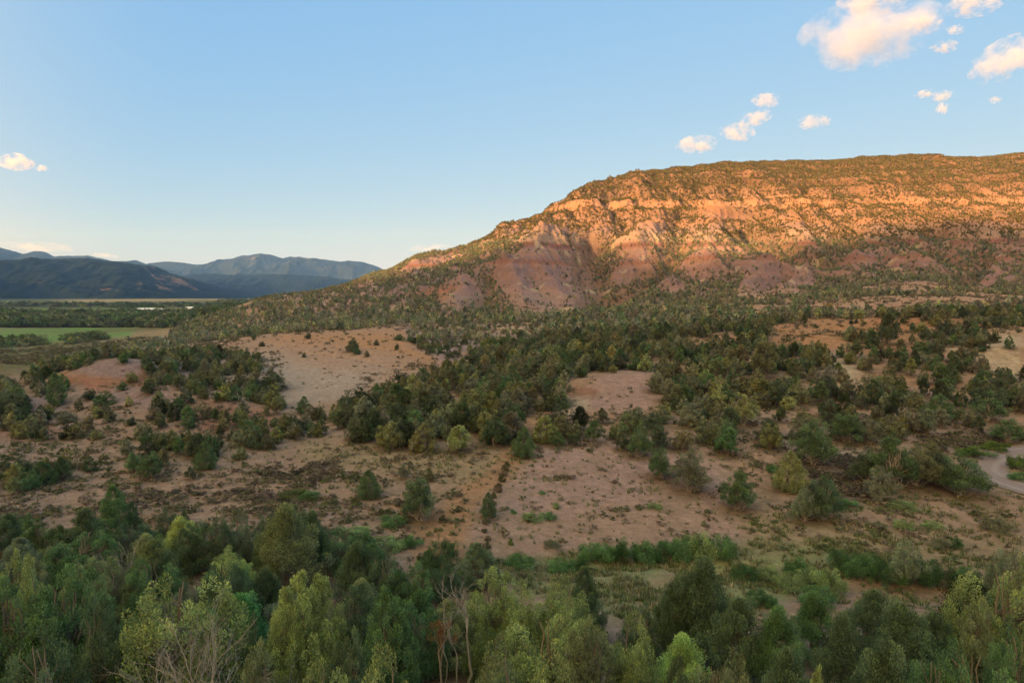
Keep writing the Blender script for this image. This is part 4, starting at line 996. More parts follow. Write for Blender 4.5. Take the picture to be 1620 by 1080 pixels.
# ---- foreground trees: (crown px, top py, crown width px, distance, kind, tone, label)
FORE = [
 (183,766,46,70,'cone','mid green',"tall narrow bright green tree rising above the left thicket, rounded top"),
 (210,793,24,71,'cone','dark green',"slim dark tree touching the right side of the tall narrow green one"),
 (273,790,44,70,'juniper','dark green',"dark bushy juniper standing on the red soil right of the tall narrow tree"),
 (8,812,60,66,'pinyon','dark green',"dark tree at the left edge above the near thicket"),
 (44,813,24,74,'juniper','mid green',"small green juniper beside the dark tree at the left edge"),
 (128,829,110,60,'juniper','mid green',"broad mid green tree in front of the tall narrow one"),
 (90,850,70,60,'juniper','olive',"olive juniper left of the broad mid green tree"),
 (300,822,56,62,'juniper','dark green',"dark green juniper left of the cluster of three dark trees"),
 (340,799,74,62,'juniper','dark green',"highest dark tree of the cluster above the dead grey branches"),
 (375,803,46,63,'juniper','grey-green',"grey-green half bare juniper right of the dark cluster"),
 (422,800,54,66,'juniper','dark green',"dark juniper half hidden behind the spreading olive pine"),
 (452,806,118,57,'pinyon','olive',"spreading olive pine with an open crown behind the near yellow-green trees"),
 (495,815,66,62,'pinyon','dark green',"dark green round tree right behind the spreading olive pine"),
 (14,868,56,48,'juniper','yellow-green',"small yellow-green juniper at the left edge, lowest of the left thicket tops"),
 (48,868,70,46,'juniper','yellow-green',"yellow-green juniper second from the left edge"),
 (20,905,120,42,'juniper','mid green',"large mid green juniper filling the lower left edge"),
 (95,893,120,43,'juniper','mid green',"large mid green juniper in the lower left between two dark ones"),
 (150,935,100,38,'juniper','dark green',"dark green juniper low in the left foreground"),
 (60,985,150,33,'juniper','dark green',"broad dark juniper at the bottom left"),
 (185,885,80,52,'juniper','olive',"olive tree behind the left foreground junipers"),
 (240,872,84,52,'juniper','mid green',"mid green juniper behind the left shoulder of the big yellow-green one"),
 (300,886,186,39,'juniper','yellow-green',"big yellow-green juniper behind the dead grey branches in the left foreground"),
 (215,935,80,40,'juniper','mid green',"mid green juniper hugging the left side of the big yellow-green one"),
 (365,868,80,50,'juniper','dark green',"dark tree behind the right shoulder of the big yellow-green juniper"),
 (398,960,70,40,'juniper','dark green',"small dark green juniper right of the dead grey branches"),
 (476,905,80,41,'cone','yellow-green',"pointed yellow-green juniper, left one of a pair of twin tips"),
 (502,907,74,42,'cone','yellow-green',"pointed yellow-green juniper, right one of a pair of twin tips"),
 (446,930,60,40,'cone','yellow-green',"short pointed yellow-green juniper left of the twin tips"),
 (400,1003,90,34,'juniper','olive',"olive juniper at the bottom between the dead branches and the twin tips"),
 (520,1022,104,31,'juniper','yellow-green',"bright yellow-green juniper top at the bottom edge left of centre"),
 (560,862,96,54,'pinyon','dark green',"very dark tree left of the brush line in the near thicket"),
 (608,868,80,53,'juniper','dark green',"dark green juniper beside the very dark tree of the near thicket"),
 (655,884,80,52,'juniper','mid green',"mid green juniper in the thicket left of the bare grey tree"),
 (700,872,60,56,'juniper','dark green',"dark juniper just left of the bare grey tree"),
 (560,925,100,44,'juniper','dark green',"dark juniper right of the twin pointed tips"),
 (613,932,80,40,'cone','mid green',"pointed green juniper above the bright juniper top at the bottom edge"),
 (660,945,90,42,'juniper','mid green',"mid green juniper left of the red-brown dead tree"),
 (624,1010,128,31,'juniper','yellow-green',"bright yellow-green juniper at the bottom edge left of the red-brown dead tree"),
 (560,985,90,36,'juniper','dark green',"dark juniper between the two bright junipers at the bottom edge"),
 (772,897,90,47,'juniper','yellow-green',"tall yellow-green juniper just right of the white dead snag"),
 (826,908,96,46,'juniper','yellow-green',"yellow-green juniper in the middle of the centre foreground clump"),
 (905,903,106,46,'juniper','yellow-green',"large yellow-green juniper leaning on the dark cone of the centre foreground"),
 (929,897,50,49,'cone','dark green',"dark pointed tree behind the large yellow-green juniper near the creek meadow"),
 (868,945,150,39,'juniper','yellow-green',"broad yellow-green juniper at the heart of the centre foreground clump"),
 (800,985,130,34,'juniper','olive',"olive juniper low in the centre foreground beside the fallen log"),
 (945,968,110,37,'juniper','olive',"olive juniper on the right flank of the centre foreground clump"),
 (986,953,96,39,'juniper','yellow-green',"yellow-green juniper at the right end of the centre foreground clump"),
 (900,1030,170,30,'juniper','yellow-green',"broad yellow-green juniper at the bottom edge of the centre"),
 (1012,948,70,45,'juniper','dark green',"dark tree peeping out right of the centre foreground clump"),
 (1118,896,140,45,'pinyon','dark green',"big dark round pine standing against the creek meadow"),
 (1070,915,84,45,'pinyon','dark green',"dark pine at the left side of the big dark round one"),
 (1170,945,110,42,'pinyon','dark green',"dark pine at the right foot of the big dark round one"),
 (1056,1038,64,31,'cone','dark green',"dark blue-green cone at the bottom edge right of the centre clump"),
 (1140,1008,96,33,'juniper','olive',"olive-grey juniper top at the bottom right of centre, left of two"),
 (1174,1024,80,32,'juniper','olive',"olive-grey juniper top at the bottom right of centre, right of two"),
 (1228,968,110,41,'pinyon','mid green',"green pine in the dark thicket below the meadow bushes"),
 (1290,943,90,46,'pinyon','mid green',"tallest mid green pine directly below the pale willow bushes"),
 (1386,934,100,46,'pinyon','dark green',"dark pine whose top reaches into the bare patch by the creek"),
 (1432,955,130,42,'pinyon','dark green',"wide dark pine in the right foreground thicket"),
 (1482,968,90,43,'pinyon','dark green',"dark pine right of the wide one in the right foreground thicket"),
 (1516,990,70,44,'juniper','mid green',"small green tree beside the bare ground in the lower right"),
 (1290,1058,50,30,'cone','yellow-green',"small bright green tip at the bottom edge right of centre"),
 (1340,985,110,37,'pinyon','dark green',"dark pine in the middle of the right foreground thicket"),
 (1240,1020,120,33,'pinyon','dark green',"dark pine at the bottom edge left of the small bright tip"),
 (1390,1015,130,33,'pinyon','dark green',"dark pine at the bottom edge of the right foreground"),
 (1470,1015,110,34,'juniper','mid green',"green juniper low in the right foreground"),
 (1545,1005,130,34,'juniper','mid green',"green juniper low near the right edge"),
 (1586,866,130,43,'juniper','yellow-green',"tall pale yellow-green juniper at the right edge beside the creek"),
 (1604,842,70,52,'juniper','grey-green',"grey-green tree behind the tall pale juniper at the right edge"),
 (1560,940,90,41,'juniper','olive',"olive juniper below the tall pale one at the right edge"),
 (1612,975,100,36,'juniper','mid green',"mid green juniper in the lower right corner"),
 (330,1000,80,36,'juniper','olive',"low olive juniper under the dead grey branches"),
]
for px, top, w, Yd, kind, tone, label in FORE:
    u, s = ray(px, top); x = u * Yd; g = float(ground(x, Yd)); h = max(2.0, s * Yd - g)
    wm = w / F * Yd * (1.35 if kind != 'cone' else 1.75)
    wm = min(wm, h * 1.45)
    plant(kind, x, Yd, h * 1.02, wm, tone, label, "trees of the near thicket", True)

# ---- trees standing singly on the plain and slopes: (px, foot py, height px, width px, kind, tone, label)
LONE = [
 (664,824,66,52,'juniper','dark green',"lone dark green juniper left of the worn track, largest on the near plain"),
 (677,761,24,24,'juniper','olive',"small olive juniper just behind the lone juniper left of the track"),
 (584,787,40,27,'cone','mid green',"slim green juniper on the sage flat left of the lone juniper"),
 (638,757,26,20,'juniper','grey-green',"small grey-green juniper between the slim one and the track"),
 (773,818,36,18,'cone','dark green',"narrow dark juniper growing in the brush line"),
 (1090,777,62,58,'juniper','grey-green',"pale grey-green juniper with a visible trunk on the edge of the pink field"),
 (1045,757,44,40,'juniper','mid green',"green juniper with a white trunk left of the pale one"),
 (1165,806,58,50,'juniper','mid green',"green juniper standing alone right of the pink field"),
 (1250,776,56,36,'cone','yellow-green',"yellow-green upright juniper left of the dark brush patch"),
 (1286,734,64,64,'juniper','mid green',"large dome-shaped juniper above the dark brush patch"),
 (1303,822,64,56,'juniper','dark green',"conical dark juniper below the dark brush patch"),
 (1272,824,46,40,'juniper','grey-green',"grey half bare juniper leaning on the conical dark one"),
 (1392,792,48,50,'juniper','grey-green',"pale juniper with forked white trunk in front of the clump by the road"),
 (1412,770,74,70,'juniper','mid green',"tallest juniper of the clump left of the road"),
 (1372,762,46,50,'juniper','dark green',"dark juniper on the left side of the clump by the road"),
 (1452,768,58,60,'juniper','olive',"olive juniper in the clump left of the road"),
 (1482,765,44,44,'juniper','dark green',"dark juniper between the olive and the round one by the road"),
 (1520,783,58,74,'juniper','mid green',"wide round juniper nearest to the road bend"),
 (1432,922,60,54,'juniper','grey-green',"thin-leaved tree with a white trunk in the creek thicket"),
 (1485,666,38,46,'juniper','mid green',"round light juniper on the stony slope above the road"),
 (1150,702,36,30,'juniper','mid green',"small green juniper below the right hand woods"),
 (1215,700,34,36,'juniper','dark green',"dark round juniper on the stony slope left of the dome-shaped one"),
 (1175,672,46,44,'juniper','yellow-green',"yellow-green juniper on the stony slope"),
 (1340,700,44,50,'juniper','mid green',"wide green juniper right of the dome-shaped one"),
 (1375,700,36,44,'juniper','grey-green',"grey-green juniper beside the wide green one on the stony slope"),
 (1330,690,34,34,'juniper','dark green',"small dark juniper on the stony slope"),
 (1560,665,40,50,'juniper','mid green',"dense green juniper above the road near the right edge"),
 (1594,700,34,50,'juniper','mid green',"bright green bushy tree beside the road at the right edge"),
 (1565,645,46,44,'juniper','dark green',"dark juniper near the right edge above the road"),
 (1470,755,52,56,'juniper','olive',"olive juniper behind the clump left of the road"),
 (1010,722,42,40,'juniper','mid green',"green juniper at the upper edge of the pink field"),
 (940,700,34,30,'juniper','mid green',"green juniper standing at the left of the upper pink field"),
 (985,712,30,26,'juniper','dark green',"small dark juniper left of the one at the upper edge of the pink field"),
 (826,724,44,26,'cone','mid green',"slim juniper at the head of the brush line"),
 (882,706,24,26,'juniper','mid green',"low round juniper right of the head of the brush line"),
 (908,704,22,26,'juniper','dark green',"low dark juniper next to the low round one"),
 (240,757,40,36,'juniper','mid green',"round juniper in front of the left tree row"),
 (302,758,22,20,'juniper','dark green',"small dark juniper alone right of the left tree row"),
 (325,742,40,24,'cone','mid green',"slim juniper right of the left tree row"),
 (395,700,34,34,'juniper','mid green',"green juniper at the middle of the long left tree row"),
 (556,556,23,24,'juniper','dark green',"dark round tree on the crest of the tan field"),
 (564,560,14,14,'juniper','mid green',"tiny juniper touching the dark round tree on the tan field"),
 (595,546,11,9,'juniper','dark green',"small juniper right of the dark round tree on the tan field"),
 (628,553,11,8,'juniper','dark green',"lollipop-shaped little juniper on the right of the tan field"),
 (414,548,10,10,'juniper','dark green',"round little juniper near the left end of the tan field crest"),
 (402,538,12,8,'juniper','mid green',"upright little juniper at the left end of the tan field crest"),
 (487,536,11,11,'juniper','dark green',"little dark juniper on the crest line of the tan field"),
 (482,565,9,8,'juniper','dark green',"tiny juniper low on the tan field"),
 (580,564,12,9,'juniper','olive',"tiny olive juniper just below the dark round tree of the tan field"),
 (632,538,11,18,'juniper','mid green',"low wide juniper near the right end of the tan field crest"),
 (650,541,12,13,'juniper','mid green',"low juniper at the right end of the tan field crest"),
 (195,617,16,16,'juniper','mid green',"round green juniper at the foot of the red knoll"),
 (208,606,20,18,'juniper','yellow-green',"yellow-green juniper on the right foot of the red knoll"),
 (238,620,22,26,'juniper','dark green',"dark juniper on the saddle right of the red knoll"),
 (90,640,44,22,'cone','mid green',"upright juniper on the left shoulder of the red knoll"),
 (140,632,20,22,'juniper','dark green',"dark juniper below the red knoll"),
 (165,640,24,32,'juniper','mid green',"wide green juniper below the red knoll"),
 (28,655,36,40,'juniper','dark green',"dark juniper on the red bank at the left edge"),
 (105,668,24,30,'juniper','grey-green',"grey-green juniper on the mauve bank at the left"),
 (432,616,30,48,'juniper','dark green',"dark clump-shaped juniper at the lower left corner of the tan field"),
 (433,620,18,20,'juniper','yellow-green',"small yellow-green juniper in front of the dark clump-shaped one"),
 (480,654,28,20,'cone','mid green',"upright juniper at the foot of the tan field"),
 (198,548,0,0,'','',''),
 (1405,545,44,34,'pinyon','dark green',"tall dark tree below the bare orange bank"),
 (1460,562,28,28,'juniper','mid green',"round juniper on the pale bank right of the tall dark tree"),
 (1462,526,18,26,'juniper','yellow-green',"yellow-green bush-like juniper on the bare orange bank"),
 (1590,612,30,30,'juniper','dark green',"dark juniper on the pale slope at the right edge"),
 (1210,598,50,46,'pinyon','olive',"tall olive pine with a straight pale trunk in the right hand woods"),
]
for px, foot, hp, wp, kind, tone, label in LONE:
    if not hp: continue
    x, y = hit(px, foot, 60)
    big = 1.16 if hp > 30 else 1.0
    if kind == 'juniper' and y < 130: kind = 'dome'
    h = hp / F * y * 1.02 * big; w = big * wp / F * y * (1.3 if kind != 'cone' else 1.7)
    plant(kind, x, y, h, w, tone, label, "junipers standing singly on the plain and slopes", y < 110)

# ---- more trees filling the near thicket
FX, FY = [], []
for _ in range(3600):
    y = 27 + 39 * rT.random(); u_ = -1.1 + 2.2 * rT.random(); x = u_ * y
    pxx = 810 + F * u_
    ymax_ = 66 if pxx < 560 else (62 if pxx < 760 else (45 if pxx < 1040 else (43 if pxx < 1540 else 50)))
    if y < ymax_: FX.append(x); FY.append(y)
FX = np.array(FX); FY = np.array(FY); FH = 3.6 + 2.0 * rT.random(len(FX)); FH = np.where(FY < 42, FH * .85, FH)
kp = thin(FX, FY, FH * .78)
FX, FY, FH = FX[kp], FY[kp], FH[kp]
ok = np.ones(len(FX), bool)
for (a_, b_, r_) in taken: ok &= np.hypot(FX - a_, FY - b_) > r_ * .8 + .22 * FH
X_ = np.r_[X_, FX[ok]]; Y_s = np.r_[Y_s, FY[ok]]; H_ = np.r_[H_, FH[ok]]; print("fill", ok.sum())
# ---- the woods: the largest as things, the rest as one mass
n = len(X_); zt = ground(X_, Y_s)
tn, tk = tones(n, rT)
ok = np.ones(n, bool)
for (a_, b_, r_) in taken: ok &= np.hypot(X_ - a_, Y_s - b_) > r_ + .16 * H_
X_, Y_s, H_, zt, tn, tk = X_[ok], Y_s[ok], H_[ok], zt[ok], tn[ok], tk[ok]; n = len(X_)
px_, py_ = frame_px(X_, Y_s, zt); vf_ = seen_frac(X_, Y_s, zt, H_)
score = H_ / Y_s * vf_ * ((px_ > 8) & (px_ < 1612) & (py_ < 1500))
NIND = 292 - len(taken) if len(taken) < 292 else 0
order = np.argsort(-score); ind = order[:NIND]; rest = order[NIND:]
REG = [((0,100,600,700),"on the left edge slope"),((100,230,600,700),"below the red knoll"),((230,460,540,660),"right of the red knoll"),
       ((180,530,660,780),"in the long tree row below the red knoll"),((-50,180,700,800),"in the left creek thicket"),
       ((460,640,600,720),"in the middle wood's left tongue"),((640,760,600,720),"in the wood above the sage flat"),((760,860,560,740),"in the wood above the brush line"),
       ((860,1040,560,700),"around the pink clearing"),((860,1040,660,760),"along the upper edge of the pink field"),((1040,1200,560,760),"in the woods above the pink field"),
       ((1200,1400,560,760),"above the dark brush patch"),((1400,1640,560,770),"on the slope above the road")]
regs = []
for i in ind:
    for (a_, b_, c_, d_), nm in REG:
        if a_ <= px_[i] < b_ and c_ <= py_[i] < d_: regs.append(nm); break
    else: regs.append("in the near thicket, %s part" % ("left" if px_[i] < 540 else ("middle" if px_[i] < 1060 else "right")) if Y_s[i] < 68 else "in the upper woods below the mesa" if py_[i] < 600 else "on the near plain")
ORD = ["leftmost", "second from the left", "third from the left", "fourth from the left", "fifth from the left", "sixth from the left", "seventh from the left", "eighth from the left", "ninth from the left", "tenth from the left"]
hs = np.array([H_[i] for i in ind]); q1, q2 = np.quantile(hs, [.33, .67])
items = []
PK = ['juniper', 'juniper', 'juniper', 'cone', 'pinyon', 'pinyon']
for i, rg in zip(ind, regs):
    kd = PK[rT.integers(6)]
    sz = "small" if H_[i] < q1 else ("tall" if H_[i] > q2 else "medium")
    items.append((rg, sz, TN[tk[i]], kd, px_[i], i))
from collections import defaultdict
grp_ = defaultdict(list)
for it in items: grp_[it[:4]].append(it)
for key, lst in grp_.items():
    lst.sort(key=lambda t: t[4]); rg, sz, tonen, kd = key
    for r_, it in enumerate(lst):
        i = it[5]
        base = "%s %s %s %s" % (sz, tonen, KINDW[kd], rg)
        lb = base if len(lst) == 1 else base + ", " + ("rightmost" if r_ == len(lst) - 1 else ORD[min(r_, 9)])
        if len(lb.split()) > 16: lb = lb.replace(sz + " ", "", 1)
        if len(lb.split()) > 16: lb = lb.replace(tonen + " ", "", 1)
        w = H_[i] * (1.05 + .3 * rT.random()) * (1.15 if kd == 'cone' else 1.0)
        plant(kd, X_[i], Y_s[i], H_[i], w, tuple(tn[i]), lb, "junipers and pines of the middle woods", Y_s[i] < 100, jit=False)
rest = np.array(rest); nearm = Y_s[rest] < 260
a_ = rest[nearm]; mass("juniper_woodland", MI_P, X_[a_], Y_s[a_], H_[a_], rT, tn[a_])
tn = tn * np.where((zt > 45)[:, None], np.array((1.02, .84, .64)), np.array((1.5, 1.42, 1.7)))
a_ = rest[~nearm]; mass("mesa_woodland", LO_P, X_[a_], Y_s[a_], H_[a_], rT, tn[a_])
VLO = [plant_mesh(230 + i, k, 300, .11, 20, 1.8, one=True) for i, k in enumerate(('bush', 'pinyon', 'bush'))]
tv_, _ = tones(len(VX), rT, (.1, .4, .05, .1, .35)); mass("valley_woodland", VLO, VX, VY, VH, rT, tv_, (1.1, 1.7))

# needle litter and contact shade painted into the soil under every tree near enough to see
def litter_shade_under(xs, ys, rs):
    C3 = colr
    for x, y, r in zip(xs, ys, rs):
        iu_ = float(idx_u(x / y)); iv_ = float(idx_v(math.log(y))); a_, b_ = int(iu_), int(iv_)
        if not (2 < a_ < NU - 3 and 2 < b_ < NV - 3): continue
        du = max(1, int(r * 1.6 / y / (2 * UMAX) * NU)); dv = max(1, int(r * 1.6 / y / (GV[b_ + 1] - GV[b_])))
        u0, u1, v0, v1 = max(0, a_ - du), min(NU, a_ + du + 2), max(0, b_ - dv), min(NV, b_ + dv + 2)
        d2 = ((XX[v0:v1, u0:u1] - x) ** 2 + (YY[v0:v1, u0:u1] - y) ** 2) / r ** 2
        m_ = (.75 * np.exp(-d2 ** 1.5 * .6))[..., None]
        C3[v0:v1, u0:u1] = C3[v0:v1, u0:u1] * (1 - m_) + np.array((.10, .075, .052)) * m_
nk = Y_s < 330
litter_shade_under(X_[nk], Y_s[nk], H_[nk] * .42)
tk_ = np.array(taken); litter_shade_under(tk_[:, 0], tk_[:, 1], tk_[:, 2] * .95)

# ------------------------------------------------------------------ shrubs
WILLOW = (.12,.23,.10); WDARK = (.075,.15,.065); WPALE = (.22,.30,.15); SAGE = (.18,.19,.13)
def bush(px, foot, hp, wp, tone, label, group, name="willow_bush", cat="bush"):
    x, y = hit(px, foot, 40)
    h = hp / F * y * 1.12; w = wp / F * y / 1.35
    return plant('bush', x, y, h, w, tone, label, group, False, cat, name, BUSH_P, .04)
WB = [(930,886,30,42,WILLOW,"leftmost green willow of the creek thicket above the meadow"),(955,888,34,44,WILLOW,"second green willow from the left in the creek thicket above the meadow"),
 (985,889,38,50,WDARK,"dense dark willow left of the middle of the creek thicket"),(1018,889,36,50,WILLOW,"green willow in the middle of the creek thicket above the meadow"),
 (1050,888,38,50,WDARK,"dark willow right of the middle of the creek thicket"),(1085,886,42,52,WILLOW,"bright willow near the right end of the creek thicket above the meadow"),
 (1112,884,46,50,WPALE,"pale willow near the right end of the creek thicket above the meadow"),(1143,882,40,44,WILLOW,"rightmost green willow of the creek thicket above the meadow"),
 (822,900,28,46,WILLOW,"round green bush at the foot of the brush line"),(888,905,24,50,WILLOW,"low green bush between the brush line and the creek thicket"),(915,905,20,40,WDARK,"low dark bush beside the creek thicket's left end"),
 (1180,918,26,50,WDARK,"dark rounded bush at the left of the second creek thicket"),(1215,920,28,44,WPALE,"pale bush at the left of the second creek thicket"),
 (1262,915,34,50,WILLOW,"bright green willow in the second creek thicket"),(1250,938,36,40,WPALE,"pale feathery willow low in the second creek thicket"),(1285,935,46,46,WPALE,"largest pale feathery willow of the second creek thicket"),
 (1318,940,44,44,WPALE,"pale feathery willow at the right of the bright one"),(1290,955,30,60,WILLOW,"low green willow below the pale feathery ones"),
 (1200,958,28,44,WDARK,"dark bush at the lower left of the second creek thicket"),(1222,962,22,22,WILLOW,"small green bush beside the dark one low in the meadow"),
 (1330,900,34,46,WDARK,"dark willow where the long right thicket begins"),(1360,915,42,50,WILLOW,"green willow near the start of the long right thicket"),(1395,920,40,50,WDARK,"dark willow left of the white-trunked tree"),
 (1420,922,34,40,WILLOW,"green willow behind the white-trunked tree"),(1468,925,44,46,WDARK,"dark willow right of the white-trunked tree"),(1495,928,36,40,SAGE,"greyish bush in the long right thicket"),
 (1520,932,42,44,WILLOW,"green willow near the right end of the long thicket"),(1545,935,34,40,WDARK,"dark willow at the right end of the long thicket"),(1375,900,26,50,WDARK,"dark low willow behind the start of the long right thicket"),
 (50,856,24,56,WPALE,"pale green bush in the left creek bed"),(95,862,24,60,WILLOW,"green bush in the left creek bed, second from the left"),(235,860,24,60,WILLOW,"green bush behind the thicket right of the tall narrow tree"),(265,865,22,50,WPALE,"pale bush beside the green one right of the tall narrow tree"),
 (610,872,24,60,WPALE,"pale green bush behind the very dark tree of the near thicket"),(585,868,22,50,SAGE,"grey-green bush behind the very dark tree of the near thicket"),(650,866,20,40,WILLOW,"green bush at the edge of the thicket left of the track"),
 (708,880,24,30,(.11,.19,.04),"vivid green bush left of the bare grey tree"),(752,885,30,30,(.10,.17,.04),"vivid green bush at the foot of the bare grey tree"),
 (845,822,13,40,WPALE,"wide low green bush in the pink field, left of a pair"),(868,820,11,26,WILLOW,"low green bush in the pink field, right of a pair"),
 (812,812,7,12,WILLOW,"tiny green bush left of the pair in the pink field"),(880,803,10,14,WPALE,"small pale bush above the pair in the pink field"),(1012,804,8,16,SAGE,"small grey-green bush in the right half of the pink field"),
 (1035,804,9,26,WPALE,"pale low bush right of the small grey-green one in the pink field"),(857,781,6,14,WILLOW,"flat green bush in the upper pink field"),(874,866,14,30,SAGE,"grey-green bush low in the pink field near the creek"),
 (808,862,12,10,(.14,.2,.05),"tiny vivid bush beside the brush line's foot"),
 (1430,804,12,50,WPALE,"wide pale bush on the flat right of the conical juniper"),(1340,803,14,40,WILLOW,"green bush beside the conical dark juniper"),(1430,838,18,34,WPALE,"pale green bush in the middle of the right flat"),
 (1475,835,12,36,WPALE,"pale low bush right of the middle of the right flat"),(1388,836,12,30,SAGE,"grey bush on the right flat left of the pale one"),(1575,840,24,50,SAGE,"big grey bush on the right flat near the right edge"),(1511,868,22,20,WDARK,"round dark green bush above the long right thicket"),
 (1490,868,18,36,SAGE,"grey brushy bush left of the round dark green one"),(1540,722,16,60,(.10,.16,.045),"vivid green bush left of the road"),(1575,712,14,50,(.12,.18,.05),"vivid green bush above the road bend"),
 (1610,742,24,40,(.10,.16,.045),"vivid green bush inside the road bend"),(1612,760,16,30,WILLOW,"lower green bush inside the road bend"),(1600,695,24,44,WDARK,"dark green bush above the road at the right edge"),
 (1195,738,12,22,SAGE,"small grey bush on the slope below the right hand woods"),(1222,748,14,26,WILLOW,"green bush left of the yellow-green upright juniper"),(1120,812,8,14,SAGE,"little grey bush right of the pink field"),
 (215,740,18,30,SAGE,"grey bush at the left of the left tree row"),(470,788,12,60,(.12,.15,.06),"long low green bush on the sage flat"),(490,787,10,40,WILLOW,"green bush on the sage flat right of the long low one"),(620,830,16,50,WILLOW,"green bush on the sage flat below the lone juniper"),
 (560,845,14,50,WPALE,"pale bush at the lower edge of the sage flat"),(500,845,14,44,SAGE,"grey bush at the lower edge of the sage flat"),(655,805,12,40,SAGE,"grey bush behind the lone juniper left of the track")]
for a_ in WB: bush(*a_, "green and grey bushes of the creek and flats")
# brush line: dark scrub grown up along an old fence
BL = [(768,868),(771,855),(766,842),(770,828),(775,812),(778,800),(782,788),(786,778),(790,770),(794,762),(797,754),(800,746),(803,738)]
BL = BL + [(765,874),(763,882)]
for k_, (a_, b_) in enumerate(BL):
    nm_ = ["first","second","third","fourth","fifth","sixth","seventh","eighth","ninth","tenth","eleventh","twelfth","topmost","lowest","lowest but one"][k_]
    bush(a_ + rT.normal(0, 1.2), b_, 7 + 6 * rT.random(), 10 + 5 * rT.random(), ((.11,.12,.065), (.17,.14,.11), (.13,.115,.08))[k_ % 3], "%s dark shrub of the straight brush line, counted from its foot" % nm_, "shrubs of the brush line", "scrub_bush")

# ------------------------------------------------------------------ ground cover
RP = [hit(a_, b_, 60) for a_, b_ in [(1760,690),(1680,700),(1610,716),(1560,728),(1552,745),(1590,762),(1660,782),(1760,800)]]
SG_P = [plant_mesh(700 + i, 'sage', 170, .16, 9, 2.2, one=True) for i in range(4)]
GB_P = [plant_mesh(710 + i, 'bush', 260, .15, 10, 2.4, one=True) for i in range(2)]
def grass_proto(seed, nb=26):
    rng = np.random.default_rng(seed); V, Q = [], []
    for i in range(nb):
        a_ = rng.random() * 6.28; r_ = .32 * math.sqrt(rng.random()); b = np.array([r_ * math.cos(a_), r_ * math.sin(a_), -.03])
        lean = np.array([math.cos(a_), math.sin(a_), 0]) * rng.random() * .5; t = b + lean + np.array([0, 0, .6 + .5 * rng.random()])
        sd = np.array([-math.sin(a_), math.cos(a_), 0]) * .035
        k = len(V); V += [b - sd, b + sd, t + sd * .3, t - sd * .3]; Q.append([k, k + 1, k + 2, k + 3])
    return mesh_np("grass_tuft", np.array(V), np.array(Q), [M_LEAFI], False, {"leafvar": ('FLOAT', 'FACE', rng.random(nb)), "tip": ('FLOAT', 'FACE', np.zeros(nb))})
GR_P = [grass_proto(800 + i) for i in range(3)]
rC = np.random.default_rng(33)
def cover(name, protos, zones, hlo, hhi, cols, wide=(1.2, 2.0), ya=45, yb=260, dmax=2.0, noise=(6, 7, 120)):
    xs, ys = scatter(rC, ya, yb, dmax, umin=-1.0, umax=1.0)
    zs = ground(xs, ys); px, py = frame_px(xs, ys, zs); px0 = px; px = np.clip(px, -30, 1640); p = np.zeros(len(xs))
    wxx = 14 * fbm(xs / 6, ys / 7, 3, noise[2] + 1); wyy = 8 * fbm(xs / 6, ys / 7, 3, noise[2] + 2)
    for d_, soft, poly in zones:
        s_ = signed(px + wxx, py + wyy, poly); a = smooth(s_, -soft, soft); p = p * (1 - a) + d_ * a
    p *= np.clip(.5 + 2.2 * fbm(xs / noise[0], ys / noise[1], 4, noise[2], .6), 0, 2)
    rd_, _f = seg_dist(xs, ys, RP); k = (rd_ > 4.0) & (rC.random(len(xs)) < p / dmax) & (seen_frac(xs, ys, zs, .5) > 0) & (px0 > -280) & (px0 < 1900)
    xs, ys = xs[k], ys[k]; m = len(xs)
    C5 = np.array(cols); t_ = C5[rC.integers(0, len(cols), m)] * (1 + rC.normal(0, .15, (m, 1)))
    h = hlo + (hhi - hlo) * rC.random(m) ** 1.4
    print(name, m)
    o = mass(name, protos, xs, ys, h, rC, t_, wide, -.02)
    return o
SAGEC = [(.21,.18,.145),(.17,.165,.11),(.25,.21,.175),(.14,.15,.09),(.19,.145,.12)]
cover("sagebrush", SG_P, [
 (0.14,10,[(-80,600),(1700,600),(1700,1000),(-80,1000)]),
 (1.44,12,[(-80,770),(120,760),(260,745),(420,745),(560,730),(660,735),(740,760),(735,800),(690,860),(560,860),(300,830),(-80,840)]),
 (2.59,8,[(390,745),(520,735),(560,745),(500,770),(400,770)]),(2.59,8,[(230,770),(400,775),(560,790),(540,820),(350,815),(200,800)]),
 (0.86,12,[(540,700),(820,715),(790,745),(600,735)]),
 (1.01,12,[(840,650),(1040,650),(1040,720),(850,715)]),(0.86,12,[(1050,640),(1500,640),(1560,690),(1350,730),(1180,760),(1120,700)]),
 (2.59,8,[(1265,740),(1340,728),(1385,745),(1360,785),(1280,785)]),(2.59,6,[(1455,690),(1600,690),(1585,712),(1480,714)]),
 (0.72,12,[(1190,800),(1620,800),(1620,880),(1300,870)]),(0.29,14,[(830,740),(1120,740),(1150,850),(780,860)]),
 (0.03,10,[(380,530),(700,525),(640,620),(520,650),(440,640)]),(1.15,6,[(560,600),(700,560),(650,620),(520,660)]),
 (0.86,10,[(20,650),(300,640),(480,680),(300,730),(20,720)]),(1.01,10,[(180,590),(440,560),(450,620),(330,660)]),(0.0,8,[(900,885),(1160,880),(1320,885),(1540,930),(1560,1000),(1200,985),(1040,1000),(900,960)])],
 .24, .80, SAGEC, (1.2, 2.1), 60, 260, 2.6)
